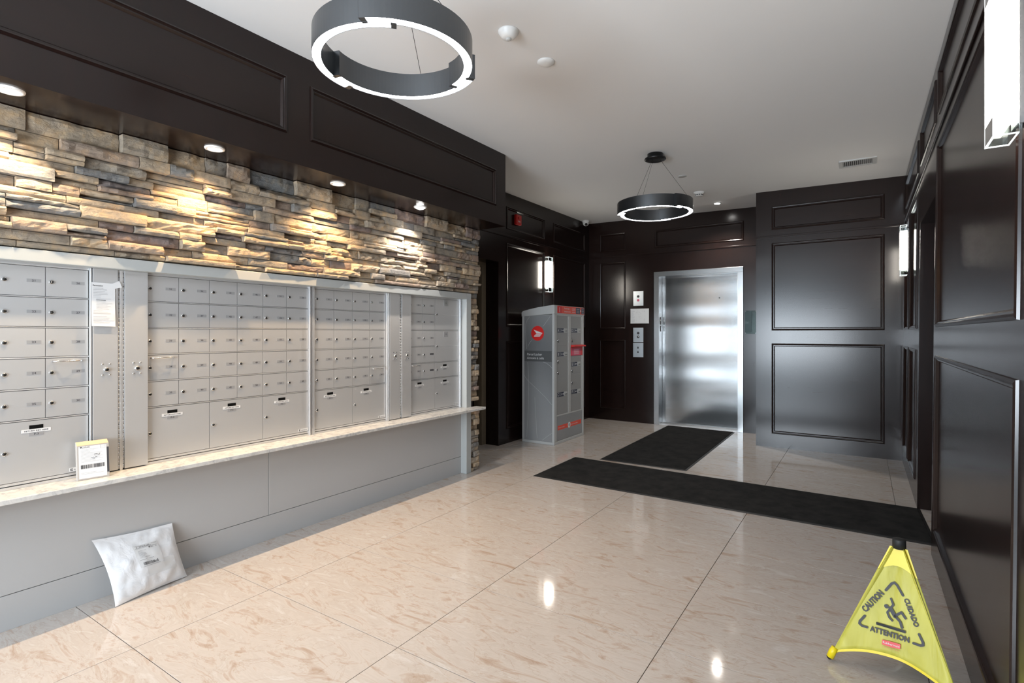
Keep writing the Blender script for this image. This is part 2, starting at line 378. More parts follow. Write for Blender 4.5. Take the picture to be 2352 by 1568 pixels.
# elevator wall, plane y=7.57 facing -y
fr = frame((-3.55, 7.57, 0), (1, 0, 0), (0, 0, 1), (0, -1, 0)); X = lambda x: x+3.55
P = [(X(-3.358), X(-2.96), 2.555, 2.81), (X(-3.358), X(-2.96), 1.386, 2.375), (X(-3.358), X(-2.96), .183, 1.206), (X(-2.505), X(-1.322), 2.547, 2.793)]
WF = panel_wall('wall_far', fr, X(-1.02), 3.02, P, [(X(-2.522), X(-1.319), -1, 2.195)], 0.12, 'dark wood panelled wall around the elevator', rails=((0.002, X(-1.05), 2.468),))
# block to the right, plane y=6.79
fr = frame((-1.046, 6.79, 0), (1, 0, 0), (0, 0, 1), (0, -1, 0)); X = lambda x: x+1.046
P = [(X(-.874), X(.182), 2.508, 2.762), (X(-.874), X(.182), 1.35, 2.341), (X(-.874), X(.182), .163, 1.188)]
WFR = panel_wall('wall_far_right', fr, X(0.47), 3.0, P, [], 0.9, 'dark wood panelled wall right of the elevator', rails=((0.001, X(.40), 2.424),))
# right wall, leans out 0.5 degree
fr = frame((.338, -3.6, 0), (0, 1, 0), (.0095, 0, 1), (-1, 0, 0)); Y = lambda y: y+3.6
frR = fr
P = []
for (y0, y1) in ((-2.34, -.42), (-.197, 1.723), (1.946, 3.868)):
    P += [(Y(y0), Y(y1), 2.56, 2.805), (Y(y0), Y(y1), 1.352, 2.375), (Y(y0), Y(y1), .178, 1.178)]
P += [(Y(4.03), Y(4.99), 2.56, 2.805)]
P += [(Y(5.21), Y(6.62), 2.56, 2.805), (Y(5.21), Y(5.86), 1.352, 2.375), (Y(5.21), Y(5.86), .178, 1.178), (Y(6.02), Y(6.62), 1.352, 2.375), (Y(6.02), Y(6.62), .178, 1.178)]
WR = panel_wall('wall_right', fr, Y(6.788), 3.04, P, [(Y(4.02), Y(5.0), -1, 2.125)], 0.26, 'dark wood panelled wall along the right side', rails=((Y(-3.5), Y(6.77), 2.455),))
rc = MB(); rc.box(.62, .72, 3.9, 5.15, 0, 2.3, 'wood')
dr = struct(rc.build('door_1'), 'dark door deep in the right wall recess')
# near wall (behind the camera) with the glazed entrance
nw = MB()
for a in ((-3.6, -2.75, 0, 3.1), (-.35, .6, 0, 3.1), (-2.75, -.35, 2.5, 3.1)): nw.box(a[0], a[1], -3.65, -3.5, a[2], a[3], 'wood')
struct(nw.build('wall_near'), 'dark wall around the glazed entrance behind the camera')
wf = MB()
for x in (-2.75, -1.58, -.40): wf.box(x, x+.05, -3.60, -3.55, 0, 2.5, 'steelf')
wf.box(-2.75, -.35, -3.60, -3.55, 2.45, 2.5, 'steelf'); wf.box(-2.75, -.35, -3.60, -3.55, 0, .1, 'steelf')
w1 = struct(wf.build('window_1'), 'glazed entrance screen behind the camera')
MB().box(-2.70, -1.58, -3.578, -3.572, .1, 2.45, 'acrylic').build('pane', w1); MB().box(-1.53, -.40, -3.578, -3.572, .1, 2.45, 'acrylic').build('pane', w1)

# soffit over the mailboxes: face x=-2.769
fr = frame((-2.769, -3.6, 0), (0, 1, 0), (0, 0, 1), (1, 0, 0)); Y = lambda y: y+3.6
P = [(Y(a), Y(b), 2.468, 2.782) for a, b in ((-2.172, -.248), (-.08, 1.846), (2.014, 3.94))]
SO = panel_wall('trim_2', fr, Y(4.101), 3.04, P, [], 0.62, 'dark wood soffit with long recessed panels over the stone wall', z0=2.3)

# left wall core + cladding below the ledge
XB = -3.15
wl = MB(); wl.box(-3.5, -3.19, -3.6, 3.97, 0, .594, 'black'); wl.box(-3.5, -3.165, -3.6, 4.115, 1.66, 2.30, 'gap'); wl.box(-3.5, -3.242, -3.6, 3.97, .594, 1.66, 'gap')
wl.box(-3.5, -3.165, 3.965, 4.115, 0, 2.3, 'gap')
WL = struct(wl.build('wall_left'), 'left wall: stone cladding above and beside the mailboxes, grey panels below')
ys = [-3.6, -1.0, 1.9815, 3.925]
for a, b_ in zip(ys, ys[1:]):
    MB().box(-3.19, XB, a+.0015, b_-.0015, .158, .594, 'greylam').build('cladding_panel', WL, bev=.001)
MB().box(-3.19, XB-.001, -3.6, 3.925, 0.0, .1545, 'greylam').build('plinth', WL, bev=.001)
tp = MB(); tp.box(-3.20, -3.085, 3.921, 3.992, 0, 1.684, 'greypost')
tp.box(-3.20, -3.085, -3.6, 3.921, 1.628, 1.684, 'greypost')
struct(tp.build('trim_3', bev=.003), 'pale grey trim along the top and right end of the mailboxes')

# ------------------------------------------------------------------ stones
def stone(y0, y1, z0, z1, xf, seed, rough):
    ny = max(4, min(12, int((y1-y0)/.022))); nz = max(3, min(5, int((z1-z0)/.014)+1))
    g_ = .0016; vs_ = []; fs = []
    for j in range(nz+1):
        for i in range(ny+1):
            u, w = i/ny, j/nz; y = y0+g_+(y1-y0-2*g_)*u; z = z0+g_+(z1-z0-2*g_)*w
            edge = min(u, 1-u)*(y1-y0) < .004 or w in (0, 1)
            p = Vector((y*13+seed, z*24, seed*3.1)); d = noise.noise(p)*.010*rough+noise.noise(p*2.7)*.006*rough
            prof = math.sin(math.pi*w)**.4*.005*rough
            x = xf+d+prof - (.003 if edge else 0)
            if 0 < j < nz: z += noise.noise(p*1.9+Vector((5, 0, 0)))*.004
            vs_.append((x, y, z))
    n = (ny+1)*(nz+1)
    for j in range(nz):
        for i in range(ny): a = j*(ny+1)+i; fs.append((a, a+1, a+ny+2, a+ny+1))
    ring = [i for i in range(ny+1)]+[(ny+1)*(j+1)-1+0 for j in range(1, nz+1)]+[nz*(ny+1)+i for i in range(ny-1, -1, -1)]+[(ny+1)*j for j in range(nz-1, 0, -1)]
    for k in ring: vs_.append((-3.168, vs_[k][1], vs_[k][2]))
    L = len(ring)
    for k in range(L): fs.append((ring[k], n+k, n+(k+1) % L, ring[(k+1) % L]))
    return vs_, fs
def put_stone(y0, y1, z0, z1, xf, rough, tint):
    vs_, fs = stone(y0, y1, z0, z1, xf, rnd.random()*50, rough)
    mb = MB(); mb.add(vs_, fs, 'stone'); o = mb.build('stone', WL)
    a = o.data.attributes.new('tint', 'FLOAT', 'POINT'); a.data.foreach_set('value', [tint]*len(vs_))
def tint():
    k = rnd.random()
    if k < .50: return rnd.uniform(.0, .36)
    if k < .70: return rnd.uniform(.36, .58)
    if k < .84: return rnd.uniform(.6, .76)
    if k < .93: return rnd.uniform(.80, .90)
    return rnd.uniform(.93, 1.0)
nst = 0
z = 1.690; rows = []
hs = [.030, .047, .052, .040, .058, .036, .050, .062, .040, .054, .046, .063, .0]
while z < 2.29:
    h = hs[len(rows) % 12]; h = h*rnd.uniform(.92, 1.08)
    if z < 2.20 < z+h+.03: h = 2.205-z
    elif z > 2.19: h = 2.298-z
    rows.append((z, z+h)); z += h
for ri, (z0, z1) in enumerate(rows):
    y = .38-rnd.random()*.15
    while y < 4.115:
        L = rnd.uniform(.10, .36) if (z1-z0) > .036 else rnd.uniform(.18, .5)
        if 4.118-(y+L) < .09: L = 4.118-y
        split = (z1-z0) > .046 and rnd.random() < .28
        if split:
            zm = z0+(z1-z0)*rnd.choice([.4, .5, .6]); parts = [(z0, zm), (zm, z1)]
        else: parts = [(z0, z1)]
        for a, b_ in parts:
            xf = rnd.choice([-3.100, -3.092, -3.084, -3.076, -3.068, -3.058]); rough = rnd.choice([.25, .4, .9, 1.2, 1.5])
            put_stone(y, min(y+L, 4.118), a, b_, xf, rough, tint()); nst += 1
        y += L
z = 0.0
while z < 1.69:                                   # narrow pier beside the frame
    h = min(rnd.uniform(.03, .062), 1.69-z)
    if 1.69-(z+h) < .025: h = 1.69-z
    if not (z < .618 and z+h > .594):
        ym = rnd.choice([4.118, 4.06, 4.04]) 
        put_stone(3.994, ym, z, z+h, rnd.choice([-3.115, -3.10, -3.09]), rnd.choice([.5, .9, 1.2]), tint())
        if ym < 4.1: put_stone(ym, 4.118, z, z+h, rnd.choice([-3.11, -3.10, -3.085]), .8, tint())
    z += h
# ledge
lg = MB(); lg.box(-3.235, -2.971, -3.55, 3.919, .5955, .618, 'quartz'); lg.box(-3.0845, -2.971, 3.919, 4.07, .5955, .618, 'quartz')
tag(lg.build('ledge', bev=.003), 'long speckled pale quartz ledge below the mailboxes', 'ledge')

# ------------------------------------------------------------------ mailboxes
ROWS = [(1.614, 1.481), (1.472, 1.342), (1.333, 1.203), (1.193, 1.061), (1.051, .922)]
fx = frame((XB, 0, 0), (0, 1, 0), (0, 0, 1), (1, 0, 0))
def door_mesh(w, h):
    mb = MB(); mb.box(-.006, 0, 0, w, 0, h, 'alu'); return mb.mesh('door')
lockmb = MB(); lockmb.lathe((0, 0, 0), (1, 0, 0), [(.0098, 0), (.0098, .002), (.0088, .0045), (.0070, .0050)], 16, 'chrome')
lockmb.lathe((.0048, 0, 0), (1, 0, 0), [(.0066, 0), (.0064, .0012)], 12, 'darkchrome'); lockmb.box(.0061, .0066, -.001, .001, -.004, .004, 'chrome')
LOCK = lockmb.mesh('lock')
def obj(name, me, parent, loc):
    o = D.objects.new(name, me); C.objects.link(o); o.parent = parent; o.location = loc; return o
dcache = {}
L0 = frame((0, 0, 0), (0, 1, 0), (0, 0, 1), (1, 0, 0))
def put_door(unit, y0, y1, z0, z1, num=None, lockz=None, kind='small', handle=False, black=False):
    base = wloc(unit); k = (round(y1-y0, 3), round(z1-z0, 3))
    if k not in dcache: dcache[k] = door_mesh(y1-y0, z1-z0)
    d = obj('door', dcache[k], unit, Vector((XB, y0, z0))-base)
    h = z1-z0; w = y1-y0
    obj('lock', LOCK, d, (0, .020, (h/2 if lockz is None else lockz-z0)))
    if kind == 'small' and num is not None:
        pb = MB()
        if black: pb.fbox(L0, .098, .146, h/2-.004, h/2+.010, 0, .0008, 'ink')
        else:
            pb.fbox(L0, .096, .147, h/2-.0055, h/2+.0095, 0, .0008, 'plate')
            if num: pb.text(num, L0, .1215, h/2-.0022, .0125, 'ink', .0010, .02, sx=1.25)
        pb.build0('number_plate', d)
    if kind == 'big':
        ym, zt = w*.40 if w > .25 else w*.55, h
        slot = MB(); slot.fbox(L0, ym-.025, ym+.025, zt-.036, zt-.019, 0, .0006, 'black'); slot.build0('key_slot', d)
        lb = MB(); lb.fbox(L0, ym-.052, ym+.052, zt-.0515, zt-.037, 0, .0012, 'paper'); lb.text('RETURN KEY HERE', L0, ym, zt-.0472, .0088, 'ink', .0014, .02, sx=1.15); lb.build0('key_label', d)
        pl = MB(); pl.fbox(L0, ym-.026, ym+.026, zt-.067, zt-.052, 0, .0008, 'plate')
        if num: pl.text(num, L0, ym, zt-.0635, .0115, 'ink', .001, .02, sx=1.2)
        pl.build0('number_plate', d)
    if kind == 'comm':
        pl = MB(); pl.fbox(L0, w*.36, w*.36+.058, h-.056, h-.008, 0, .0012, 'steelplate' if num == 'C1' else 'plate')
        pl.text(num, L0, w*.36+.029, h-.037, .016, 'ink', .0014, .02); pl.build0('number_plate', d)
    if handle:
        pts = [(0, .024, h-.014), (.012, .030, h-.014), (.019, .045, h-.014), (.021, .080, h-.014), (.019, .115, h-.014), (.012, .130, h-.014), (0, .136, h-.014)]
        MB().tube(pts, .0042, 8, 'chrome').build0('handle', d)
    return d
def build0(s, name, parent):
    o = D.objects.new(name, s.mesh(name)); C.objects.link(o); o.parent = parent; return o
MB.build0 = build0
def logo(unit, yr, z=.652):
    mb = MB(); fr_ = lambda a, b, c=0: Vector((XB+.0002+c, yr-.075+a, z+b))
    mb.fbox(fr_, 0, .073, 0, .017, 0, .0008, 'paper')
    mb.fbox(fr_, .004, .014, .003, .014, .0008, .001, 'ink'); mb.fbox(fr_, .007, .014, .0065, .008, .001, .0011, 'paper'); mb.fbox(fr_, .007, .014, .0095, .011, .001, .0011, 'paper')
    mb.text('cendrex', fr_, .018, .0045, .0125, 'ink', .001, .0, align='LEFT', sx=1.15); return mb.build('maker_label', unit)
def unit(name, label, y0, y1, cols, parts):
    u = thing(name, label, 'mailbox', (XB, (y0+y1)/2, .618), 'aluminium mailbox banks in the left wall')
    hb = MB(); hb.box(-3.238, XB-.007, y0, y1, .6185, 1.632, 'gap'); hb.build('housing', u)
    fm = MB(); ym0, ym1 = cols[0]-.002, cols[-1]+.0015
    rl = [(1.632, 1.6165)]+[(ROWS[i][1]-.0022, ROWS[i+1][0]+.0022) for i in range(4)]+[(.919, .9145)]
    for a, b_ in rl: fm.box(XB-.008, XB+.0005, ym0, ym1, b_, a, 'alu2')
    fm.box(XB-.008, XB+.001, ym0, ym1, .634, .645, 'alu2'); fm.box(XB-.008, XB+.007, ym0, ym1, .6185, .630, 'alu2')
    for (a, b_, px) in parts: fm.box(XB-.008, XB+px, a, b_, .6185, 1.6275, 'alu2')
    fm.build('frame', u, bev=.0012)
    return u
def lock_panel(u, y0, y1, px=.018):
    base = wloc(u)
    mb = MB(); mb.box(XB-.008, XB+px, y0+.003, y1-.0015, .624, 1.6275, 'alu'); o = mb.build('lock_panel', u, bev=.001)
    yc = (y0+y1)/2+.003
    lk = MB(); lk.lathe((XB+px, yc, 1.130), (1, 0, 0), [(.0125, 0), (.0125, .003), (.010, .008), (.0085, .0085)], 18, 'chrome'); lk.lathe((XB+px+.0082, yc, 1.130), (1, 0, 0), [(.008, 0), (.0078, .0015)], 14, 'darkchrome'); lk.box(XB+px+.0096, XB+px+.0105, yc-.001, yc+.001, 1.126, 1.134, 'chrome'); lk.build('lock', o)
    for dy, dz in ((-.0155, .028), (.0155, .028), (-.0155, -.026), (.0155, -.026)):
        MB().lathe((XB+px, yc+dy, 1.130+dz), (1, 0, 0), [(.0052, 0), (.0045, .002), (.002, .0032)], 10, 'chrome').build('rivet', o)
    hg = MB()
    zz = .630
    while zz < 1.62: hg.box(XB-.004, XB+px-.006, (y1 if px else y1)-.001, y1+.003, zz, zz+.018, 'alu2'); zz += .0205
    return o
def hinge(u, y, px=.012):
    hg = MB(); zz = .626
    while zz < 1.62: hg.lathe((XB+px, y, zz), (0, 0, 1), [(.0028, 0), (.0028, .0205)], 6, 'alu2'); zz += .0225
    o = hg.build('hinge', u); return o
# bank 1 (21-30) with two more columns running out of the frame to the left
cols = [.384, .5475, .711, .8745, 1.038]
U = unit('mailbox_bank', 'nearest bank of aluminium mailboxes, numbered 21 to 30, beside the taped notice', .37, 1.182, cols, [(.370, .382, .006), (1.0405, 1.0465, .016), (1.164, 1.1765, .016)])
for ci in range(4):
    for ri, (zt, zb) in enumerate(ROWS):
        num = str(21+(ci-2)*5+ri) if ci >= 2 else ''
        put_door(U, cols[ci]+.0012, cols[ci+1]-.0012, zb, zt, num, handle=(ci == 3 and ri == 3))
for a, b_, n_ in ((0, 2, ''), (2, 4, 'P-3')): put_door(U, cols[a]+.0012, cols[b_]-.0012, .6475, .912, n_, .779, 'big')
logo(U, cols[-1]); lock_panel(U, 1.047, 1.157); hinge(U, 1.1605)
# bank 2 (31-60)
cols = [1.2845+.1642*i for i in range(7)]
U = unit('mailbox_bank', 'widest bank of aluminium mailboxes, numbered 31 to 60, six columns', 1.1775, 2.2995, cols, [(2.2715, 2.280, .014), (2.289, 2.2985, .010)])
for ci in range(6):
    for ri, (zt, zb) in enumerate(ROWS): put_door(U, cols[ci]+.0012, cols[ci+1]-.0012, zb, zt, str(31+ci*5+ri), handle=(ci == 0 and ri == 3))
for k, n_ in enumerate(('P-4', 'P-5', 'P-6')): put_door(U, cols[2*k]+.0012, cols[2*k+2]-.0012, .6475, .912, n_, .779, 'big')
logo(U, cols[-1]); lock_panel(U, 1.181, 1.291); hinge(U, 1.1795)
# bank 3 (61-80)
cols = [2.3165+.1642*i for i in range(5)]
U = unit('mailbox_bank', 'bank of aluminium mailboxes numbered 61 to 80, four columns, third from the left', 2.3005, 3.121, cols, [(2.3015, 2.314, .010), (2.976, 2.984, .016), (2.986, 2.997, .018)])
for ci in range(4):
    for ri, (zt, zb) in enumerate(ROWS): put_door(U, cols[ci]+.0012, cols[ci+1]-.0012, zb, zt, str(61+ci*5+ri), handle=(ci == 3 and ri == 4))
for k, n_ in enumerate(('P-7', 'P-8')): put_door(U, cols[2*k]+.0012, cols[2*k+2]-.0012, .6475, .912, n_, .779, 'big')
logo(U, cols[-1]); lock_panel(U, 2.998, 3.112); hinge(U, 3.1165)
# bank 4 (81-90, C1, C2)
cols = [3.228, 3.391, 3.5555]
U = unit('mailbox_bank', 'farthest bank of aluminium mailboxes, with the C1 door at its top right', 3.122, 3.919, cols+[3.884], [(3.886, 3.893, .012), (3.901, 3.907, .014), (3.912, 3.9185, .006)])
for ci in range(2):
    for ri, (zt, zb) in enumerate(ROWS): put_door(U, cols[ci]+.0012, cols[ci+1]-.0012, zb, zt, str(81+ci*5+ri), handle=(ci == 0 and ri == 4), black=(ci == 1 and ri > 2))
put_door(U, cols[0]+.0012, cols[2]-.0012, .6475, .912, 'P-9', .779, 'big')
put_door(U, 3.5567, 3.8828, 1.342, 1.614, 'C1', 1.478, 'comm'); put_door(U, 3.5567, 3.8828, 1.061, 1.333, 'C2', 1.197, 'comm')
put_door(U, 3.5567, 3.8828, .922, 1.051, 'P-10', .987, 'big'); put_door(U, 3.5567, 3.8828, .6475, .912, 'P-11', .779, 'big')
logo(U, 3.884); lock_panel(U, 3.132, 3.242); hinge(U, 3.1275)

# taped notice
nt_ = thing('notice', 'white printed notice taped to the narrow lock panel by mailbox 27', 'notice', (XB+.02, 1.092, 1.345))
def pz(b): return .0205+.006*max(0, (1.56-b)/.215)**2
frn = lambda a, b, c=0: Vector((XB+pz(b)+c, a, b))
mb = MB(); vs_ = []; fs = []
for j in range(9):
    zz = 1.345+(1.559-1.345)*j/8
    vs_ += [frn(1.043, zz), frn(1.141, zz-.0015)]
for j in range(8): fs.append((2*j, 2*j+1, 2*j+3, 2*j+2))
mb.add(vs_, fs, 'paper'); mb.add([frn(1.128, 1.556, .0008), frn(1.159, 1.574, .0012), frn(1.171, 1.541, .0012), frn(1.134, 1.530, .0008)], [(0, 1, 2, 3)], 'paper'); mb.build('sheet', nt_)
mb = MB(); mb.fbox(frn, 1.047, 1.136, 1.372, 1.404, .0004, .0008, 'paperg')
rl = random.Random(3)
for k in range(24):
    zz = 1.530-k*.0073
    if 1.404 > zz > 1.398: continue
    ind = .012 if 6 < k < 15 else 0
    mb.fbox(frn, 1.050+ind, 1.050+ind+rl.uniform(.03, .078-ind), zz, zz+(.0022 if k in (1, 8, 17) else .0012), .0009, .0012, 'inkgrey' if k not in (8,) else 'ink')
mb.text('Permission', frn, 1.048, 1.540, .0105, 'ink', .001, .01, 'LEFT', sx=.9)
mb.build('print', nt_)

# parcel on the ledge
pc = thing('parcel', 'small cardboard parcel with a shipping label, propped on the quartz ledge', 'parcel', (-3.056, 1.032, .6185))
Mx = Matrix.Translation((-3.060, 1.030, .6185)) @ Matrix.Rotation(R(-8), 4, 'Z') @ Matrix.Rotation(R(-7), 4, 'Y')
frp = lambda a, b, c=0: Mx @ Vector((c, a, b))
mb = MB(); W2 = .0615
mb.add([frp(-W2, .0005, -.031), frp(W2, .0005, -.031), frp(W2, .0005, 0), frp(-W2, .0005, 0), frp(-W2, .178, -.031), frp(W2, .178, -.031), frp(W2, .160, 0), frp(-W2, .160, 0)], [(0, 1, 2, 3), (4, 7, 6, 5), (0, 4, 5, 1), (3, 2, 6, 7), (0, 3, 7, 4), (1, 5, 6, 2)], 'kraftgrey'); mb.build('carton', pc, bev=.0012)
mb = MB(); mb.add([frp(-W2+.001, .179, -.0305), frp(W2-.001, .179, -.0305), frp(W2-.001, .1612, -.0002), frp(-W2+.001, .1612, -.0002)], [(0, 3, 2, 1)], 'card'); mb.build('lid_flap', pc)
mb = MB(); mb.fbox(frp, .0525, .0608, .022, .142, .0001, .0005, 'ink'); mb.build('black_tape', pc)
mb = MB(); mb.fbox(frp, -.055, .052, .007, .156, .0002, .0008, 'paper')
c = .001
mb.text('uniuni', frp, -.043, .148, .0125, 'ink', c, .0, 'LEFT'); mb.disc(frp, -.048, .1530, .0024, 'ink', c, 12); mb.disc(frp, -.0448, .1530, .0024, 'ink', c, 12); mb.poly(frp, [(-.0503, .1522), (-.0464, .1485), (-.0425, .1522)], 'ink', c)
for k in range(13):
    mb.fbox(frp, -.048, -.048+rl.uniform(.035, .09), .141-k*.0058-(.0 if k < 11 else .045), .1418-k*.0058-(.0 if k < 11 else .045), c, c+.0002, 'inkgrey')
a = -.048
while a < .042:
    w = rl.choice([.0007, .0012, .002, .003]); mb.fbox(frp, a, a+w, .052, .070, c, c+.0002, 'ink'); a += w+rl.choice([.0007, .001, .0018])
mb.stroke(frp, [(.006, .109), (.006, .117), (.013, .117), (.011, .112)], .0013, 'ink', .0014); mb.stroke(frp, [(.018, .118), (.017, .111), (.023, .110), (.025, .118)], .0013, 'ink', .0014)
mb.stroke(frp, [(.0, .102), (.006, .099), (.010, .103), (.014, .099)], .0013, 'ink', .0014); mb.stroke(frp, [(-.008, .100), (.004, .094)], .0013, 'ink', .0014)
for (x0, y0, x1, y1) in ((.028, .140, .046, .157), (.028, .140, .046, .1485)):
    mb.stroke(frp, [(x0, y0), (x1, y0), (x1, y1), (x0, y1), (x0, y0)], .0005, 'inkgrey', .0014)
mb.build('shipping_label', pc)

# mailer bag on the floor
BL, BR, TL, TR = Vector((-2.982, 1.088, .004)), Vector((-3.040, 1.440, .004)), Vector((-3.140, 1.047, .301)), Vector((-3.138, 1.409, .279))
NB = ((BR-BL).cross(TL-BL)).normalized()
def bagp(u, w, side=1, off=0):
    p = BL*(1-u)*(1-w)+BR*u*(1-w)+TL*(1-u)*w+TR*u*w
    # outline: pinched sides, wavy hem
    eu = (u-.5)*2
    p += (BR-BL).normalized()*(-eu*.018*math.sin(math.pi*w)**.8*(1 if u < .5 else .45)); p += Vector((0, 0, 1))*(.010*math.sin(math.pi*u)*(w-.5)*-1.2)
    th = max(0, math.sin(math.pi*min(max(u, 0), 1)))**.55*max(0, math.sin(math.pi*min(1, w*1.04)))**.6
    q = Vector((u*6, w*6, side*3))
    wr = noise.noise(q)*.007+noise.noise(q*2.3)*.003
    k = (.040*(1-.45*w) if side > 0 else -.018)
    edge = min(u, 1-u, w, 1-w)
    return p+NB*(th*k+wr*min(1, edge*12)*(1 if side > 0 else .3)+off)
sg = 1 if NB.x > 0 else -1
if sg < 0: NB = -NB
bag = thing('mailer_bag', 'crumpled white plastic mailer bag leaning on the grey panel', 'package', (-3.04, 1.25, 0))
mb = MB(); n_ = 30
for side in (1, -1):
    vs_ = [bagp(i/n_, j/n_, side) for j in range(n_+1) for i in range(n_+1)]
    vs_ = [Vector((p.x if p.x > -3.1475 else -3.1475, p.y, max(p.z, .0015))) for p in vs_]
    fs = [(j*(n_+1)+i, j*(n_+1)+i+1, (j+1)*(n_+1)+i+1, (j+1)*(n_+1)+i) for j in range(n_) for i in range(n_)]
    if side < 0: fs = [f[::-1] for f in fs]
    mb.add(vs_, fs, 'poly', True)
mb.build('bag', bag)
def onbag(mb, u0, u1, w0, w1, off, m, k=6):
    vs_ = [bagp(u0+(u1-u0)*i/k, w0+(w1-w0)*j/k, 1, off) for j in range(k+1) for i in range(k+1)]
    mb.add(vs_, [(j*(k+1)+i, j*(k+1)+i+1, (j+1)*(k+1)+i+1, (j+1)*(k+1)+i) for j in range(k) for i in range(k)], m, True)
mb = MB(); onbag(mb, .38, .72, .38, .76, .0010, 'paper', 8); onbag(mb, .46, .88, .22, .44, .0006, 'paper', 8)
c = .0018
for (a, b_, w) in ((.40, .70, .74), (.40, .70, .70), (.40, .60, .50), (.42, .66, .385)): onbag(mb, a, b_, w, w+.003, c, 'ink', 3)
for k in range(8): onbag(mb, .42, .42+rl.uniform(.06, .15), .655-k*.017, .660-k*.017, c, 'inkgrey', 2)
a = .43
while a < .64:
    w = rl.choice([.002, .003, .005]); onbag(mb, a, a+w, .405, .455, c, 'ink', 1); a += w+rl.choice([.002, .004])
def bagtext(t, u, w, size, m, bold=0):
    v, f = text_geo(t, size, bold, 'LEFT'); mb.add([bagp(u+x, w+y, 1, c) for x, y in v], f, m)
bagtext('STANDARD', .46, .712, .030, 'ink', .01); bagtext('uniuni', .60, .672, .036, 'ink'); bagtext('6', .415, .712, .03, 'ink', .01)
onbag(mb, .575, .592, .674, .694, c, 'ink', 1)
mb.build('shipping_label', bag)

# ------------------------------------------------------------------ downlights in the soffit
for k, (yy, warm, e) in enumerate(((.691, (1.0, .78, .52), 66), (1.513, (1.0, .67, .35), 66), (2.316, (1.0, .67, .35), 64), (3.10, (1.0, .93, .86), 52))):
    pos = ('nearest to the left edge', 'second from the left', 'third from the left', 'farthest, glaring cool white')[k]
    t = thing('downlight', 'round recessed soffit downlight over the stone, '+pos, 'light', (-2.90, yy, 2.2995), 'downlights under the dark soffit')
    rg = MB(); prof = [(.050, 0), (.048, .006), (.036, .008), (.033, .001)]
    n_ = 28; vs_ = []; fs = []
    for r_, h_ in prof:
        for i in range(n_): a = 2*math.pi*i/n_; vs_.append((-2.90+r_*math.cos(a), yy+r_*math.sin(a), 2.2995-h_))
    for j in range(3):
        for i in range(n_): fs.append((j*n_+i, j*n_+(i+1) % n_, (j+1)*n_+(i+1) % n_, (j+1)*n_+i))
    rg.add(vs_, fs, 'white', True); rg.build('ring', t)
    MB().lathe((-2.90, yy, 2.2988), (0, 0, -1), [(.034, 0), (.030, .003 if k < 3 else .012), (.004, .006 if k < 3 else .020)], 24, 'bulb' if k < 3 else 'bulbw').build('lens', t)
    lamp('bulb', 'SPOT', (-.02, 0, -.035), e, warm, (0, R(-4), 0), t, spot_size=R(118), spot_blend=.6, shadow_soft_size=.014)

# ------------------------------------------------------------------ ring pendants
def pendant(name, label, cx, cy, zb, rot0, zc):
    t = thing(name, label, 'pendant light', (cx, cy, zb), 'ring pendants on the ceiling')
    Hh = .105
    def arc(mb, a0, a1, r0, r1, w0, w1, z0, z1, m, n_=44):
        vs_ = []; fs = []
        for i in range(n_+1):
            f = i/n_; a = R(a0+(a1-a0)*f); rr = r0+(r1-r0)*f
            for (w, z) in ((w0, z0), (w1, z0), (w1, z1), (w0, z1)): vs_.append((cx+(rr+w)*math.cos(a), cy+(rr+w)*math.sin(a), zb+z))
        for i in range(n_):
            for j in range(4): fs.append((4*i+j, 4*i+(j+1) % 4, 4*i+4+(j+1) % 4, 4*i+4+j))
        fs.append((0, 1, 2, 3)); fs.append((4*n_+3, 4*n_+2, 4*n_+1, 4*n_)); mb.add(vs_, fs, m, False)
    for k in range(3):
        a0 = rot0+120*k; a1 = a0+143; ro, ri = .3225, .290
        b_ = MB(); arc(b_, a0, a1, ro, ri, .0165, .0185, 0, Hh, 'steeldark'); arc(b_, a0, a1, ro, ri, -.0185, -.0165, 0, Hh, 'steeldark'); arc(b_, a0, a1, ro, ri, -.0165, .0165, .012, Hh, 'steeldark')
        arc(b_, a0, a0+4, ro, ro-.0009, -.0165, .0165, 0.001, .012, 'steeldark', 2); arc(b_, a1-4, a1, ri+.0009, ri, -.0165, .0165, 0.001, .012, 'steeldark', 2)
        seg = b_.build('band', t); bevel(seg, .0006, 1)
        l_ = MB(); arc(l_, a0+4, a1-4, ro-.0009, ri+.0009, .0034, .0163, .003, .0118, 'led'); arc(l_, a0+4, a1-4, ro-.0009, ri+.0009, -.0163, .0006, .003, .0118, 'led'); l_.build('led_strip', seg)
        a = R(a0+60); rr = ro-.0325*60/143
        cb = MB(); cb.tube([(cx+rr*math.cos(a), cy+rr*math.sin(a), zb+Hh), (cx+.04*math.cos(a), cy+.04*math.sin(a), zc-.05)], .0013, 6, 'blackmetal'); cb.build('cable', t)
    cn = MB(); cn.lathe((cx, cy, zc-.0005), (0, 0, -1), [(.070, 0), (.070, .036), (.094, .040), (.096, .052), (.080, .058), (.01, .060)], 32, 'blackmetal'); cn.build('canopy', t)
    return t
pendant('ring_pendant', 'large near ring pendant with three overlapping gunmetal bands', -1.62, 1.585, 2.42, 20+33.3, ceil_z(-1.62, 1.585)-.0005)
pendant('ring_pendant', 'far ring pendant hanging on three cables before the elevator', -1.585, 4.79, 2.40, 45+33.3, ceil_z(-1.585, 4.79)-.0005)

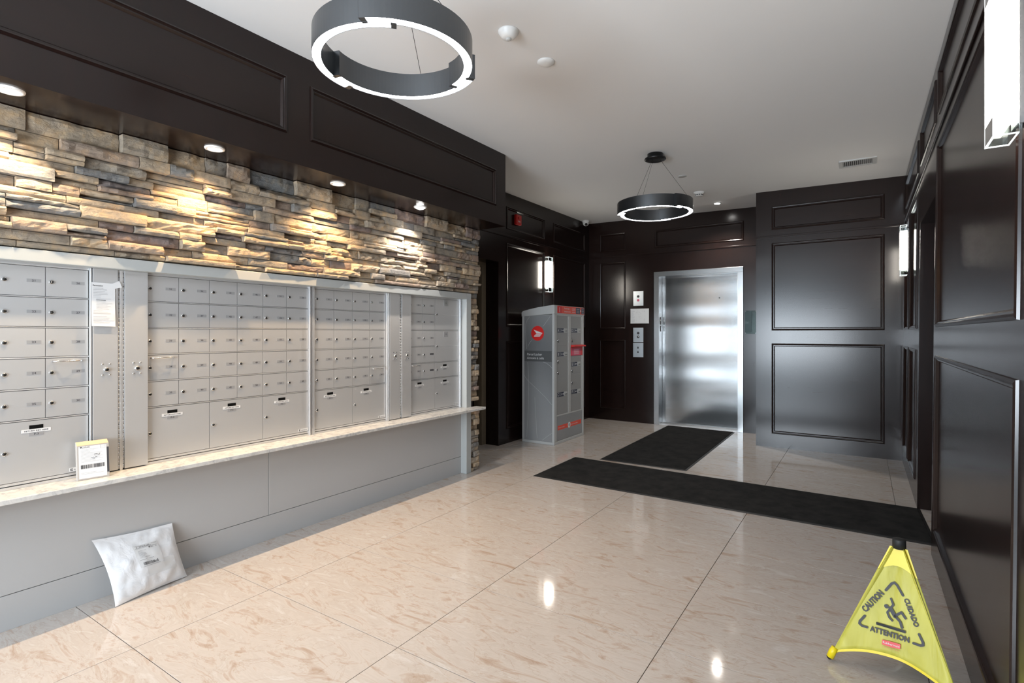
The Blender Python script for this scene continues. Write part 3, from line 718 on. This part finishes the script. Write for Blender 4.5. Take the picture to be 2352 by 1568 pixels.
# ------------------------------------------------------------------ sconces
def sconce(label, fr_, z0, H_=.448, w=.115):
    """fr_(along wall, up, out of wall); diffuser between clear acrylic ends"""
    base = fr_(0, z0+H_/2, 0); t = thing('wall_sconce', label, 'wall light', base, 'acrylic box wall sconces')
    c0, c1 = .016, .068; e = .055
    MB().fbox(fr_, -w*.33, w*.33, z0+.03, z0+H_-.03, .0004, c0, 'steelf').build('back_plate', t, bev=.002)
    MB().fbox(fr_, -w/2, w/2, z0+e, z0+H_-e, c0, c1, 'sconce').build('diffuser', t)
    k = .004
    for (za, zb_) in ((z0, z0+e-.0005), (z0+H_-e+.0005, z0+H_)):
        g1 = MB(); eg = MB()
        g1.fbox(fr_, -w/2+k, w/2-k, za, zb_, c1-k, c1, 'acrylic'); g1.fbox(fr_, -w/2, -w/2+k, za, zb_, c0, c1, 'acrylic'); g1.fbox(fr_, w/2-k, w/2, za, zb_, c0, c1, 'acrylic')
        zz = za if za == z0 else zb_-.003
        for q in ((-w/2, w/2, c1-k-.0005, c1+.0005), (-w/2, w/2, c0, c0+.003), (-w/2-.0005, -w/2+k, c0, c1), (w/2-k, w/2+.0005, c0, c1)): eg.fbox(fr_, q[0], q[1], zz, zz+.003, q[2], q[3], 'edgelit')
        for q in (-w/2-.0005, w/2-k+.0005):
            eg.fbox(fr_, q, q+k, za, zb_, c1-k, c1+.0005, 'edgelit')
        sl = g1.build('acrylic_sleeve', t); eg.build('bright_edge', sl)
    return t
sconce('lit sconce on the dark wall above the parcel locker', frame((-3.55, 6.235, 0), (0, 1, 0), (0, 0, 1), (1, 0, 0)), 1.864, .463)
sconce('lit sconce at the far end of the right wall', frame((.356, 6.14, 0), (0, 1, 0), (0, 0, 1), (-1, 0, 0)), 1.848, .46)
sconce('large near sconce at the upper right corner of the view', frame((.3565, 1.945, 0), (0, 1, 0), (0, 0, 1), (-1, 0, 0)), 1.832, .445)

# ------------------------------------------------------------------ ceiling fixtures
def cz(x, y): return ceil_z(x, y)-.0006
t = thing('ceiling_sensor', 'white domed ceiling sensor beside the near ring pendant', 'sensor', (-1.587, 2.379, cz(-1.587, 2.379)))
MB().lathe((-1.587, 2.379, cz(-1.587, 2.379)), (0, 0, -1), [(.056, 0), (.056, .006), (.050, .012), (.050, .016), (.034, .036), (.020, .040)], 36, 'white').build('base', t)
MB().lathe((-1.587, 2.379, cz(-1.587, 2.379)-.039), (0, 0, -1), [(.015, 0), (.015, .006), (.008, .011)], 20, 'lead').build('lens', t)
x, y = -1.581, 2.773
tag(MB().lathe((x, y, cz(x, y)), (0, 0, -1), [(.052, 0), (.052, .004), (.046, .010), (.032, .016), (.01, .017)], 36, 'white').build('sprinkler_cover', loc=(x, y, cz(x, y))), 'shallow round white cap on the ceiling right of the domed sensor', 'sprinkler cover')
x, y = -1.579, 5.64
tag(MB().lathe((x, y, cz(x, y)), (0, 0, -1), [(.045, 0), (.044, .003), (.01, .004)], 28, 'lead').build('sprinkler_cover', loc=(x, y, cz(x, y))), 'flat grey disc on the ceiling beyond the far ring pendant canopy', 'sprinkler cover')
x, y = -1.60, 6.413
t = thing('smoke_detector', 'white smoke detector on the ceiling before the elevator', 'smoke detector', (x, y, cz(x, y)))
MB().lathe((x, y, cz(x, y)), (0, 0, -1), [(.062, 0), (.060, .012), (.048, .018), (.044, .030)], 32, 'white').build('base', t)
for i in range(10):
    a = 2*math.pi*i/10; MB().box(x+.0405*math.cos(a)-.005, x+.0405*math.cos(a)+.005, y+.0405*math.sin(a)-.005, y+.0405*math.sin(a)+.005, cz(x, y)-.040, cz(x, y)-.030, 'gap').build('vent_slot', t)
MB().lathe((x, y, cz(x, y)-.0302), (0, 0, -1), [(.044, .009), (.042, .014), (.02, .018)], 28, 'white').build('cap', t)
x, y = -1.549, 7.10
t = thing('downlight', 'small bright recessed downlight in the ceiling just before the elevator', 'light', (x, y, cz(x, y)))
MB().lathe((x, y, cz(x, y)), (0, 0, -1), [(.050, 0), (.049, .004), (.036, .006)], 28, 'white').build('ring', t)
MB().lathe((x, y, cz(x, y)-.0062), (0, 0, -1), [(.034, 0), (.03, .003)], 24, 'bulbw').build('lens', t)
lamp('bulb', 'SPOT', (0, 0, -.03), 100, (1.0, .93, .84), (0, 0, 0), t, spot_size=R(130), spot_blend=.8, shadow_soft_size=.03)
# air vent
x0, x1, y0, y1 = -.192, .108, 5.895, 6.125; zc_ = min(ceil_z(x0, y0), ceil_z(x1, y1))-.0005
t = thing('air_vent', 'white rectangular louvred air vent in the ceiling', 'air vent', ((x0+x1)/2, (y0+y1)/2, zc_))
fm = MB(); 
for b4 in ((x0, x1, y0, y0+.03), (x0, x1, y1-.03, y1), (x0, x0+.032, y0+.03, y1-.03), (x1-.032, x1, y0+.03, y1-.03)): fm.box(*b4, zc_-.008, zc_+.004, 'lead')
fm.build('frame', t, bev=.002); MB().box(x0+.03, x1-.03, y0+.03, y1-.03, zc_-.0005, zc_+.003, 'gap').build('backing', t)
for i in range(15):
    xx = x0+.038+i*(.3-.076)/14
    sl = MB(); sl.add([(xx-.004, y0+.03, zc_-.001), (xx-.004, y1-.03, zc_-.001), (xx+.004, y1-.03, zc_-.009), (xx+.004, y0+.03, zc_-.009), (xx-.003, y0+.03, zc_-.0005), (xx-.003, y1-.03, zc_-.0005), (xx+.005, y1-.03, zc_-.0085), (xx+.005, y0+.03, zc_-.0085)], [(0, 1, 2, 3), (7, 6, 5, 4), (0, 3, 7, 4), (1, 5, 6, 2)], 'lead'); sl.build('slat', t)
# dome camera
x, y, zt = -3.475, 7.30, ceil_z(-3.475, 7.3)-.0005
t = thing('security_camera', 'small white dome camera in the ceiling corner left of the elevator', 'camera', (x, y, zt))
MB().lathe((x, y, zt), (0, 0, -1), [(.052, 0), (.052, .022), (.046, .030)], 28, 'white').build('base', t)
MB().lathe((x, y, zt-.030), (0, 0, -1), [(.045, 0), (.044, .018), (.036, .036), (.02, .048), (.005, .052)], 28, 'white').build('dome', t)
d_ = Vector((.5, -.75, -.40)).normalized()
MB().lathe(Vector((x, y, zt-.045))+d_*.040, d_, [(.021, 0), (.019, .006), (.012, .008)], 20, 'blackmetal').build('lens', t)
# fire alarm
t = thing('fire_alarm', 'small red fire alarm strobe high on the dark panelled wall', 'alarm', (-3.558, 5.515, 2.70))
fa = frame((-3.5595, 5.515, 2.70), (0, 1, 0), (0, 0, 1), (1, 0, 0))
MB().fbox(fa, -.058, .058, -.062, .062, 0, .040, 'redplastic').build('body', t, bev=.008)
q = MB(); q.fbox(fa, -.03, .03, .008, .032, .040, .052, 'redplastic'); q.build('strobe', t, bev=.004)
q = MB(); q.text('FIRE', fa, 0, -.03, .026, 'paper', .0405, .02); q.build('lettering', t)

# ------------------------------------------------------------------ elevator
ev = thing('elevator_door', 'wide brushed steel elevator door in a steel frame', 'elevator', (-1.92, 7.57, 0))
f_ = MB(); yw = 7.57
f_.box(-2.521, -2.448, yw-.012, 7.80, 0, 2.125, 'steelf'); f_.box(-1.392, -1.320, yw-.012, 7.80, 0, 2.125, 'steelf'); f_.build('jamb', ev, bev=.002)
MB().box(-2.521, -1.320, yw-.014, 7.80, 2.125, 2.193, 'steelf').build('header', ev, bev=.002)
MB().box(-2.446, -1.394, 7.715, 7.775, .012, 2.124, 'steel').build('door_leaf', ev, bev=.001)
MB().box(-2.446, -1.394, 7.60, 7.79, 0.0005, .011, 'alu2').build('sill', ev)
MB().lathe((-1.652, 7.7148, 1.80), (0, -1, 0), [(.009, 0), (.009, .0006)], 16, 'darkchrome').build('release_hole', ev)
q = MB(); q.box(-2.4478, -2.4465, 7.615, 7.655, 1.44, 1.545, 'ink'); q.box(-2.4465, -2.446, 7.62, 7.65, 1.49, 1.51, 'white'); q.box(-2.4478, -2.4465, 7.615, 7.655, 1.34, 1.42, 'ink'); q.build('floor_indicator', ev)
fe = frame((0, 7.5695, 0), (1, 0, 0), (0, 0, 1), (0, -1, 0))
def plate(name, label, x0, x1, z0, z1, cat='panel', m='steelplate'):
    t = thing(name, label, cat, ((x0+x1)/2, 7.5695, (z0+z1)/2)); MB().fbox(fe, x0, x1, z0, z1, 0, .004, m).build('plate', t, bev=.0008); return t
def disk(t, name, x, z, r, m, h=.004): return MB().lathe(fe(x, z, .004), (0, -1, 0), [(r, 0), (r, h*.7), (r*.85, h)], 20, m).build(name, t)
t = plate('call_station', 'steel plate with a black switch and a red emblem, topmost left of the elevator', -2.832, -2.680, 1.716, 1.930)
disk(t, 'key_switch', -2.757, 1.852, .019, 'ink'); q = disk(t, 'red_emblem', -2.757, 1.797, .019, 'pink', .001); 
q = MB(); q.fbox(fe, -2.785, -2.727, 1.722, 1.739, .004, .0046, 'paper'); q.build('sticker', t)
t = plate('floor_plan', 'framed white floor plan sheet between the steel plates left of the elevator', -2.876, -2.596, 1.455, 1.673, 'sign', 'lead')
q = MB(); q.fbox(fe, -2.866, -2.606, 1.465, 1.663, .004, .0045, 'paper'); q.build('sheet', t)
q = MB(); rp = random.Random(5)
for k in range(22): q.fbox(fe, -2.860, -2.860+rp.uniform(.02, .055), 1.473+k*.0082, 1.475+k*.0082, .0046, .0048, 'inkgrey')
for k in range(14):
    a = rp.uniform(-2.79, -2.66); b_ = rp.uniform(1.485, 1.64); w = rp.uniform(.015, .05)
    if rp.random() < .5: q.fbox(fe, a, a+w, b_, b_+.0016, .0046, .0048, 'inkgrey')
    else: q.fbox(fe, a, a+.0016, b_, min(b_+w, 1.655), .0046, .0048, 'inkgrey')
q.text('N', fe, -2.742, 1.618, .014, 'ink', .0047); tag(q.build('drawing', t), None, None, kind='stuff')
t = plate('call_station', 'steel plate with a black switch and a chrome key switch, left of the elevator', -2.834, -2.681, 1.182, 1.393)
disk(t, 'switch', -2.757, 1.315, .019, 'ink'); disk(t, 'key_switch', -2.757, 1.260, .019, 'ink', .003); disk(t, 'key_cylinder', -2.754, 1.262, .010, 'chrome', .006)
t = plate('call_station', 'lowest steel plate with two small call buttons left of the elevator', -2.836, -2.681, .962, 1.170)
for zz in (1.098, 1.034):
    disk(t, 'call_button', -2.760, zz, .012, 'darkchrome'); disk(t, 'arrow_lamp', -2.760, zz+.0145, .006, 'ink', .002)
t = thing('acrylic_sign', 'clear acrylic sign plate on the wall right of the elevator', 'sign', (-1.227, 7.5695, 1.456))
MB().fbox(fe, -1.299, -1.155, 1.303, 1.610, .010, .014, 'acrylic').build('plate', t); q = MB()
for a, b_ in ((-1.29, 1.60), (-1.165, 1.60), (-1.29, 1.313), (-1.165, 1.313)): q.lathe(fe(a, b_, 0), (0, -1, 0), [(.005, 0), (.005, .016)], 12, 'chrome')
q.build('standoff', t)
q = MB(); q.fbox(fe, -1.299, -1.218, 1.330, 1.598, .0085, .0098, 'blackmetal'); q.build('dark_insert', t)

# ------------------------------------------------------------------ parcel locker
x0, x1, y0, y1 = -3.455, -3.012, 5.476, 6.268
lk = thing('parcel_locker', 'tall grey metal parcel locker with red banner and postal emblem', 'locker', ((x0+x1)/2, (y0+y1)/2, 0))
MB().box(x0+.004, x1-.006, y0+.004, y1-.004, .03, 1.53, 'lockerdoor').build('carcass', lk)
fm = MB()
fm.box(x0, x1, y0, y1, 0, .032, 'lockerframe')
for ya, yb in ((y0, y0+.066), (y1-.040, y1)): fm.box(x1-.03, x1, ya, yb, .032, 1.54, 'lockerframe')
fm.box(x0, x0+.03, y0, y0+.03, .032, 1.52, 'lockerframe')
fm.box(x1-.02, x1-.002, y0+.066, y1-.040, 1.520, 1.545, 'lockerframe'); fm.box(x1-.02, x1-.002, y0+.066, y1-.04, .325, .342, 'lockerframe'); fm.box(x1-.02, x1-.002, 5.836, 5.906, .342, 1.52, 'lockerframe')
fm.box(x1-.02, x1-.0035, y1-.07, y1-.04, .342, 1.52, 'lockerframe')
fm.build('frame', lk, bev=.004)
sd = MB(); sd.box(x0+.03, x1-.030, y0+.001, y0+.004, .032, 1.525, 'wrap'); sd.build('side_panel', lk)
# sloped, rounded cap
cp = MB(); prof = [(x0-.004, 1.515), (x0-.006, 1.560), (x0+.010, 1.578), (x0+.09, 1.597), (x0+.22, 1.620), (x1-.06, 1.638), (x1-.012, 1.643), (x1+.004, 1.637), (x1+.004, 1.540)]
vs_ = [(px, y0-.003, pz_) for px, pz_ in prof]+[(px, y1+.006, pz_) for px, pz_ in prof]; n_ = len(prof)
fs = [tuple(range(n_)), tuple(range(n_, 2*n_))[::-1]]+[(i, i+n_, (i+1) % n_+n_, (i+1) % n_) for i in range(n_)]
cp.add(vs_, fs, 'lockerframe'); cp.build('cap', lk, bev=.003)
fk = frame((x1, 0, 0), (0, 1, 0), (0, 0, 1), (1, 0, 0))
bn = MB(); bn.fbox(fk, 5.546, 6.268, 1.550, 1.637, .0042, .0052, 'orange'); bn.fbox(fk, 5.546, 5.655, 1.550, 1.637, .0052, .0056, 'red')
bn.fbox(fk, 6.03, 6.150, 1.556, 1.631, .0052, .0056, 'navy'); bn.fbox(fk, 6.185, 6.264, 1.556, 1.631, .0052, .0056, 'navy')
bn.text('1', fk, 5.600, 1.563, .080, 'paper', .0060, .02, sx=.9); bn.text('Parcel locker', fk, 5.72, 1.602, .026, 'paper', .0060, .01, 'LEFT'); bn.text('Armoire à colis', fk, 5.72, 1.566, .026, 'paper', .0060, .01, 'LEFT')
for k in range(3): bn.fbox(fk, 5.93, 6.015, 1.567+k*.021, 1.572+k*.021, .0052, .0057, 'paper')
for k in range(3): bn.fbox(fk, 6.045, 6.13, 1.567+k*.021, 1.573+k*.021, .0056, .0059, 'inkgrey'); bn.fbox(fk, 6.20, 6.25, 1.567+k*.021, 1.573+k*.021, .0056, .0059, 'inkgrey')
bn.poly(fk, [(6.155, 1.575), (6.182, 1.594), (6.155, 1.613)], 'paper', .0060); bn.build('banner', lk)
def ldoor(letter, ya, yb, za, zb, plz=None, lkz=None, nm='door'):
    d = MB().fbox(fk, ya, yb, za, zb, -.008, -.0045, 'lockerdoor').build(nm, lk, bev=.0008)
    if plz:
        q = MB(); q.fbox(fk, ya+.014, ya+.174, plz-.026, plz+.024, -.0045, -.0035, 'navy'); q.text(letter, fk, ya+.036, plz-.018, .052, 'paper', -.0030, .01)
        for k in range(4): q.fbox(fk, ya+.058, ya+.108, plz-.017+k*.010, plz-.014+k*.010, -.0034, -.0031, 'inkgrey')
        q.poly(fk, [(ya+.118, plz+.012), (ya+.118, plz-.012), (ya+.142, plz)], 'paper', -.0031); q.poly(fk, [(ya+.168, plz+.012), (ya+.144, plz), (ya+.168, plz-.012)], 'paper', -.0031)
        q.build('letter_plate', d)
        q = MB(); q.fbox(fk, ya+.182, ya+.264, plz-.028, plz+.024, -.0045, -.0015, 'lockerframe'); q.fbox(fk, ya+.208, ya+.245, plz-.010, plz-.004, -.0015, .006, 'ink'); q.build('key_plate', d)
        q = MB(); q.lathe(fk(ya+.020, lkz, -.0045), (1, 0, 0), [(.0145, 0), (.013, .008), (.010, .012)], 18, 'chrome'); q.fbox(fk, ya+.018, ya+.024, lkz-.028, lkz-.006, .004, .008, 'darkchrome'); q.build('lock', d)
    return d
ldoor('A', 5.548, 5.832, 1.163, 1.516, 1.347, 1.228); ldoor('B', 5.548, 5.832, .936, 1.157, 1.062, .982); ldoor('C', 5.548, 5.832, .352, .930, .583, .847)
ldoor('D', 5.912, 6.192, 1.174, 1.516, 1.347, 1.227); ldoor('E', 5.912, 6.192, .808, 1.026, .927, .851); ldoor('F', 5.912, 6.192, .344, .802, .583, .706)
q = MB(); q.fbox(fk, 5.906, 6.225, 1.034, 1.142, -.0045, .002, 'red'); q.fbox(fk, 5.912, 6.165, 1.036, 1.124, .002, .003, 'pink')
for k in range(6): q.fbox(fk, 5.98, 6.12, 1.05+k*.011, 1.0535+k*.011, .003, .0034, 'paper')
q.build('return_slot', lk)
q = MB(); q.add([fk(5.906, 1.168, -.002), fk(6.235, 1.168, -.002), fk(6.235, 1.160, .045), fk(5.906, 1.160, .045), fk(5.906, 1.145, .048), fk(6.235, 1.145, .048), fk(6.235, 1.142, 0), fk(5.906, 1.142, 0)], [(0, 3, 2, 1), (3, 4, 5, 2), (4, 7, 6, 5), (0, 7, 4, 3), (1, 2, 5, 6), (0, 1, 6, 7)], 'red'); q.build('hood', lk, bev=.003)
q = MB(); q.fbox(fk, y0+.068, y1-.042, .040, .323, -.010, -.004, 'wrap'); q.build('lower_panel', lk, bev=.001)
q = MB(); q.fbox(fk, 5.570, 5.835, .162, .215, -.004, -.0034, 'orange'); q.fbox(fk, 5.892, 6.195, .162, .215, -.004, -.0034, 'orange')
q.text('Always in touch', fk, 5.585, .181, .024, 'paper', -.003, .0, 'LEFT'); q.text('Toujours en contact', fk, 5.902, .181, .024, 'paper', -.003, .0, 'LEFT'); q.disc(fk, 5.864, .189, .036, 'paper', -.003); q.disc(fk, 5.864, .189, .020, 'inkgrey', -.0028); q.build('slogan_strip', lk)
fs_ = frame((0, y0+.001, 0), (1, 0, 0), (0, 0, 1), (0, -1, 0))
q = MB(); q.fbox(fs_, x0+.032, x1-.032, .976, 1.103, .0002, .0006, 'wrapband'); q.text('Parcel Locker', fs_, -3.383, 1.047, .040, 'paper', .001, .0, 'LEFT', sx=.93); q.text('Armoire à colis', fs_, -3.383, 1.003, .040, 'paper', .001, .0, 'LEFT', sx=.93); q.build('name_band', lk)
q = MB(); cv = lambda L_: [(-3.455+(a-80)/332*.443, 1.52-(b_-160)/1290*1.49) for a, b_ in L_]
for L_ in ([(372, 168), (340, 215), (300, 270)], [(185, 410), (160, 440), (140, 480)], [(165, 165), (135, 200), (120, 245), (116, 330), (124, 420), (130, 505)], [(140, 640), (148, 760), (152, 900), (148, 1100), (138, 1280), (130, 1420)], [(92, 760), (112, 795), (140, 832), (230, 910), (320, 990), (400, 1078)], [(300, 636), (335, 645), (370, 672), (402, 708)], [(292, 1436), (350, 1385), (400, 1345)], [(215, 1000), (222, 1150), (238, 1420)]):
    q.stroke(fs_, cv(L_), .0035, 'lockerframe', .0004, cap=False)
tag(q.build('curved_lines', lk), None, None, kind='stuff')
q = MB(); q.disc(fs_, -3.237, 1.311, .088, 'red', .0012, 48)
q.poly(fs_, [(-3.290, 1.354), (-3.168, 1.314), (-3.176, 1.306), (-3.252, 1.309)], 'paper', .0018)
q.poly(fs_, [(-3.256, 1.3035), (-3.181, 1.3015), (-3.188, 1.2945), (-3.268, 1.2955)], 'paper', .0018); q.poly(fs_, [(-3.272, 1.2905), (-3.192, 1.2895), (-3.199, 1.2825), (-3.284, 1.2830)], 'paper', .0018)
q.poly(fs_, [(-3.176, 1.306), (-3.168, 1.314), (-3.206, 1.271), (-3.212, 1.278)], 'paper', .0018); q.poly(fs_, [(-3.278, 1.279), (-3.202, 1.278), (-3.208, 1.2705), (-3.290, 1.2705)], 'paper', .0018)
q.build('postal_emblem', lk)

# ------------------------------------------------------------------ floor mats
def floor_mat(label, pts):
    mb = MB(); cxm = sum(p[0] for p in pts)/4; cym = sum(p[1] for p in pts)/4
    t = thing('floor_mat', label, 'mat', (cxm, cym, 0.0), 'charcoal floor mats')
    def ins(k): return [(cxm+(px-cxm)*(1-k/abs(px-cxm)), cym+(py-cym)*(1-k/abs(py-cym))) for px, py in pts]
    o1, o2 = pts, ins(.018)
    e = MB(); e.add([(p[0], p[1], .0004) for p in o1]+[(p[0], p[1], .0022) for p in o1]+[(p[0], p[1], .006) for p in o2], [(3, 2, 1, 0), (0, 1, 5, 4), (1, 2, 6, 5), (2, 3, 7, 6), (3, 0, 4, 7), (4, 5, 9, 8), (5, 6, 10, 9), (6, 7, 11, 10), (7, 4, 8, 11), (8, 9, 10, 11)], 'rubber'); e.build('rubber_border', t)
    c_ = MB(); c_.add([(p[0], p[1], .0062) for p in o2]+[(p[0], p[1], .010) for p in ins(.021)], [(0, 1, 5, 4), (1, 2, 6, 5), (2, 3, 7, 6), (3, 0, 4, 7), (4, 5, 6, 7)], 'mat'); c_.build('carpet', t)
floor_mat('long charcoal mat running across the lobby to the right wall recess', [(-2.532, 4.203), (.385, 4.175), (.355, 4.992), (-2.548, 5.079)])
floor_mat('smaller charcoal mat lying in front of the elevator', [(-2.287, 5.136), (-1.404, 5.152), (-1.415, 7.515), (-2.318, 7.540)])

# ------------------------------------------------------------------ wet floor sign
f1 = Vector((-.110, 2.484, .02)); f2 = Vector((.285, 2.384, .02)); f3 = Vector((.174, 2.776, .02)); ap = Vector((.117, 2.548, .51))
sg_ = thing('wet_floor_sign', 'yellow pop-up caution cone standing on the floor by the right wall', 'sign', (.116, 2.548, 0))
def legp(f, t, k=0): return f+(ap-f)*t
cen = Vector((.1163, 2.548, 0))
q = MB()
def face(fa, fb, name):
    n_ = 18; vs_ = []; fs = []; u = (fb-fa).normalized(); out = (((fa+fb)/2)-Vector((cen.x, cen.y, .02))).normalized()
    for j in range(n_+1):
        t = j/n_
        for i in range(n_+1):
            s_ = i/n_
            hem = .058*(1-(2*s_-1)**2)**.9 if True else 0
            tt = .025+(.945-.025)*t; tt = tt+(hem/.49)*(1-t)
            L_ = fa+(ap+(-u)*.018-fa)*tt; R_ = fb+(ap+u*.018-fb)*tt
            p = L_*(1-s_)+R_*s_
            sag = math.sin(math.pi*s_)*.010*(1-t)**.7 + noise.noise(Vector((s_*4, t*3, fa.x*9)))*.0035*math.sin(math.pi*s_)
            vs_.append(p-out*sag)
    fs = [(j*(n_+1)+i, j*(n_+1)+i+1, (j+1)*(n_+1)+i+1, (j+1)*(n_+1)+i) for j in range(n_) for i in range(n_)]
    mb = MB(); mb.add(vs_, fs, 'nylon', True); o = mb.build(name, sg_)
    s2 = o.modifiers.new('thick', 'SOLIDIFY'); s2.thickness = .0008; s2.offset = -1
    # yellow hem
    hb = MB(); hv = []; hf = []
    for i in range(n_+1): p = vs_[i]; p2 = vs_[i]+(vs_[(n_+1)*1+i]-vs_[i])*.45; hv += [p+out*.0008, p2+out*.0008]
    for i in range(n_): hf.append((2*i, 2*i+2, 2*i+3, 2*i+1))
    hb.add(hv, hf, 'yellow', True); hb.build('hem', o)
    return o
F1 = face(f1, f2, 'cloth_panel'); face(f2, f3, 'cloth_panel'); face(f3, f1, 'cloth_panel')
cb = MB()                                         # yellow sleeve under the cap
for fa, fb in ((f1, f2), (f2, f3), (f3, f1)):
    u = (fb-fa).normalized(); out = (((fa+fb)/2)-Vector((cen.x, cen.y, .02))).normalized(); n_ = 8; rows_ = []
    for j in range(5):
        r_ = []
        for i in range(n_+1):
            s_ = i/n_; low = .80-.045*(1-abs(2*s_-1)**1.5*0)+.055*math.sin(math.pi*s_); tt = low+(.945-low)*j/4
            L_ = fa+(ap-u*.018-fa)*tt; R_ = fb+(ap+u*.018-fb)*tt; r_.append(L_*(1-s_)+R_*s_+out*.0022)
        rows_ += r_
    cb.add(rows_, [(j*(n_+1)+i, j*(n_+1)+i+1, (j+1)*(n_+1)+i+1, (j+1)*(n_+1)+i) for j in range(4) for i in range(n_)], 'yellow', True)
cb.build('collar', sg_)
MB().lathe((.117, 2.548, .479), (0, 0, 1), [(.0222, 0), (.0218, .033), (.0208, .0352), (.008, .0354)], 28, 'rubber').build('cap', sg_)
for k, f in enumerate((f1, f2, f3)):
    d = (ap-f).normalized(); b0 = Vector((f.x, f.y, 0))+d*.012*0; b0.z = .012
    iw = Vector((cen.x-f.x, cen.y-f.y, 0)).normalized()*.012; rod = MB(); rod.tube([f+d*.02+iw*1.25, f+d*.46+iw*.9], .0035, 8, 'yellow'); rod.build('leg', sg_)
    ft = MB(); ft.tube([f+d*.0-Vector((0, 0, .004)), f+d*.022, f+d*.040], [.0135, .0135, .012], 12, 'yellow'); ft.build('foot_sleeve', sg_)
    tp_ = MB(); tp_.tube([f-d*.012-Vector((0, 0, .0)), f-d*.006, f+d*.001], [.007, .0115, .0120], 12, 'rubber'); tp_.build('rubber_foot', sg_)
uu = (f2-f1).normalized(); wv_ = ap-f1; vv_ = (wv_-uu*(wv_ @ uu)).normalized(); nn = uu.cross(vv_)
if nn.y > 0: nn = -nn
fsn = frame(f1, uu, vv_, nn)
q = MB(); c = .0022
q.stroke(fsn, [(.1715, .3085), (.1885, .338), (.197, .3445), (.2060, .338), (.2255, .308)], .0085, 'ink', c)
q.stroke(fsn, [(.1085, .1915), (.0935, .1665), (.0925, .157), (.1005, .1525), (.118, .1530)], .0085, 'ink', c)
q.stroke(fsn, [(.2800, .1900), (.2925, .1665), (.2930, .158), (.2850, .1535), (.265, .1535)], .0085, 'ink', c)
q.text('CAUTION', fsn, .1395, .2490, .0290, 'ink', c, .045, rot=math.atan2(.1045, .0665), sx=.80)
q.text('CUIDADO', fsn, .2470, .2535, .0225, 'ink', c, .045, rot=-math.atan2(.0975, .0415), sx=.90)
q.text('ATTENTION', fsn, .1915, .1475, .0260, 'ink', c, .045, rot=math.atan2(.0067, .1367), sx=.85)
q.disc(fsn, .1765, .2510, .0075, 'ink', c)
q.stroke(fsn, [(.1895, .2830), (.1975, .2640), (.1905, .2500)], .0072, 'ink', c); q.stroke(fsn, [(.1905, .2500), (.1800, .2300), (.1870, .2150), (.1965, .2070)], .0070, 'ink', c)
q.stroke(fsn, [(.1895, .2480), (.2050, .2250)], .0135, 'ink', c); q.stroke(fsn, [(.2050, .2270), (.2240, .2460), (.2370, .2300)], .0085, 'ink', c); q.stroke(fsn, [(.2060, .2250), (.2215, .2120), (.2280, .1940)], .0090, 'ink', c)
q.stroke(fsn, [(.147, .1790), (.2400, .1825)], .0095, 'ink', c, cap=False); q.poly(fsn, [(.147, .1745), (.2400, .1780), (.2400, .1870), (.147, .1835)], 'ink', c)
q.build('printed_warning', F1)
q = MB(); q.poly(fsn, [(.1690, .1285), (.1980, .1325), (.2265, .1345), (.2265, .1170), (.1980, .1125), (.1690, .1115)], 'red', c); q.text('Rubbermaid', fsn, .1978, .1190, .0108, 'paper', c+.0004, .0, rot=.06); q.text('Commercial Products', fsn, .1978, .1060, .0060, 'redplastic', c, .0, rot=.06); q.build('maker_print', F1)
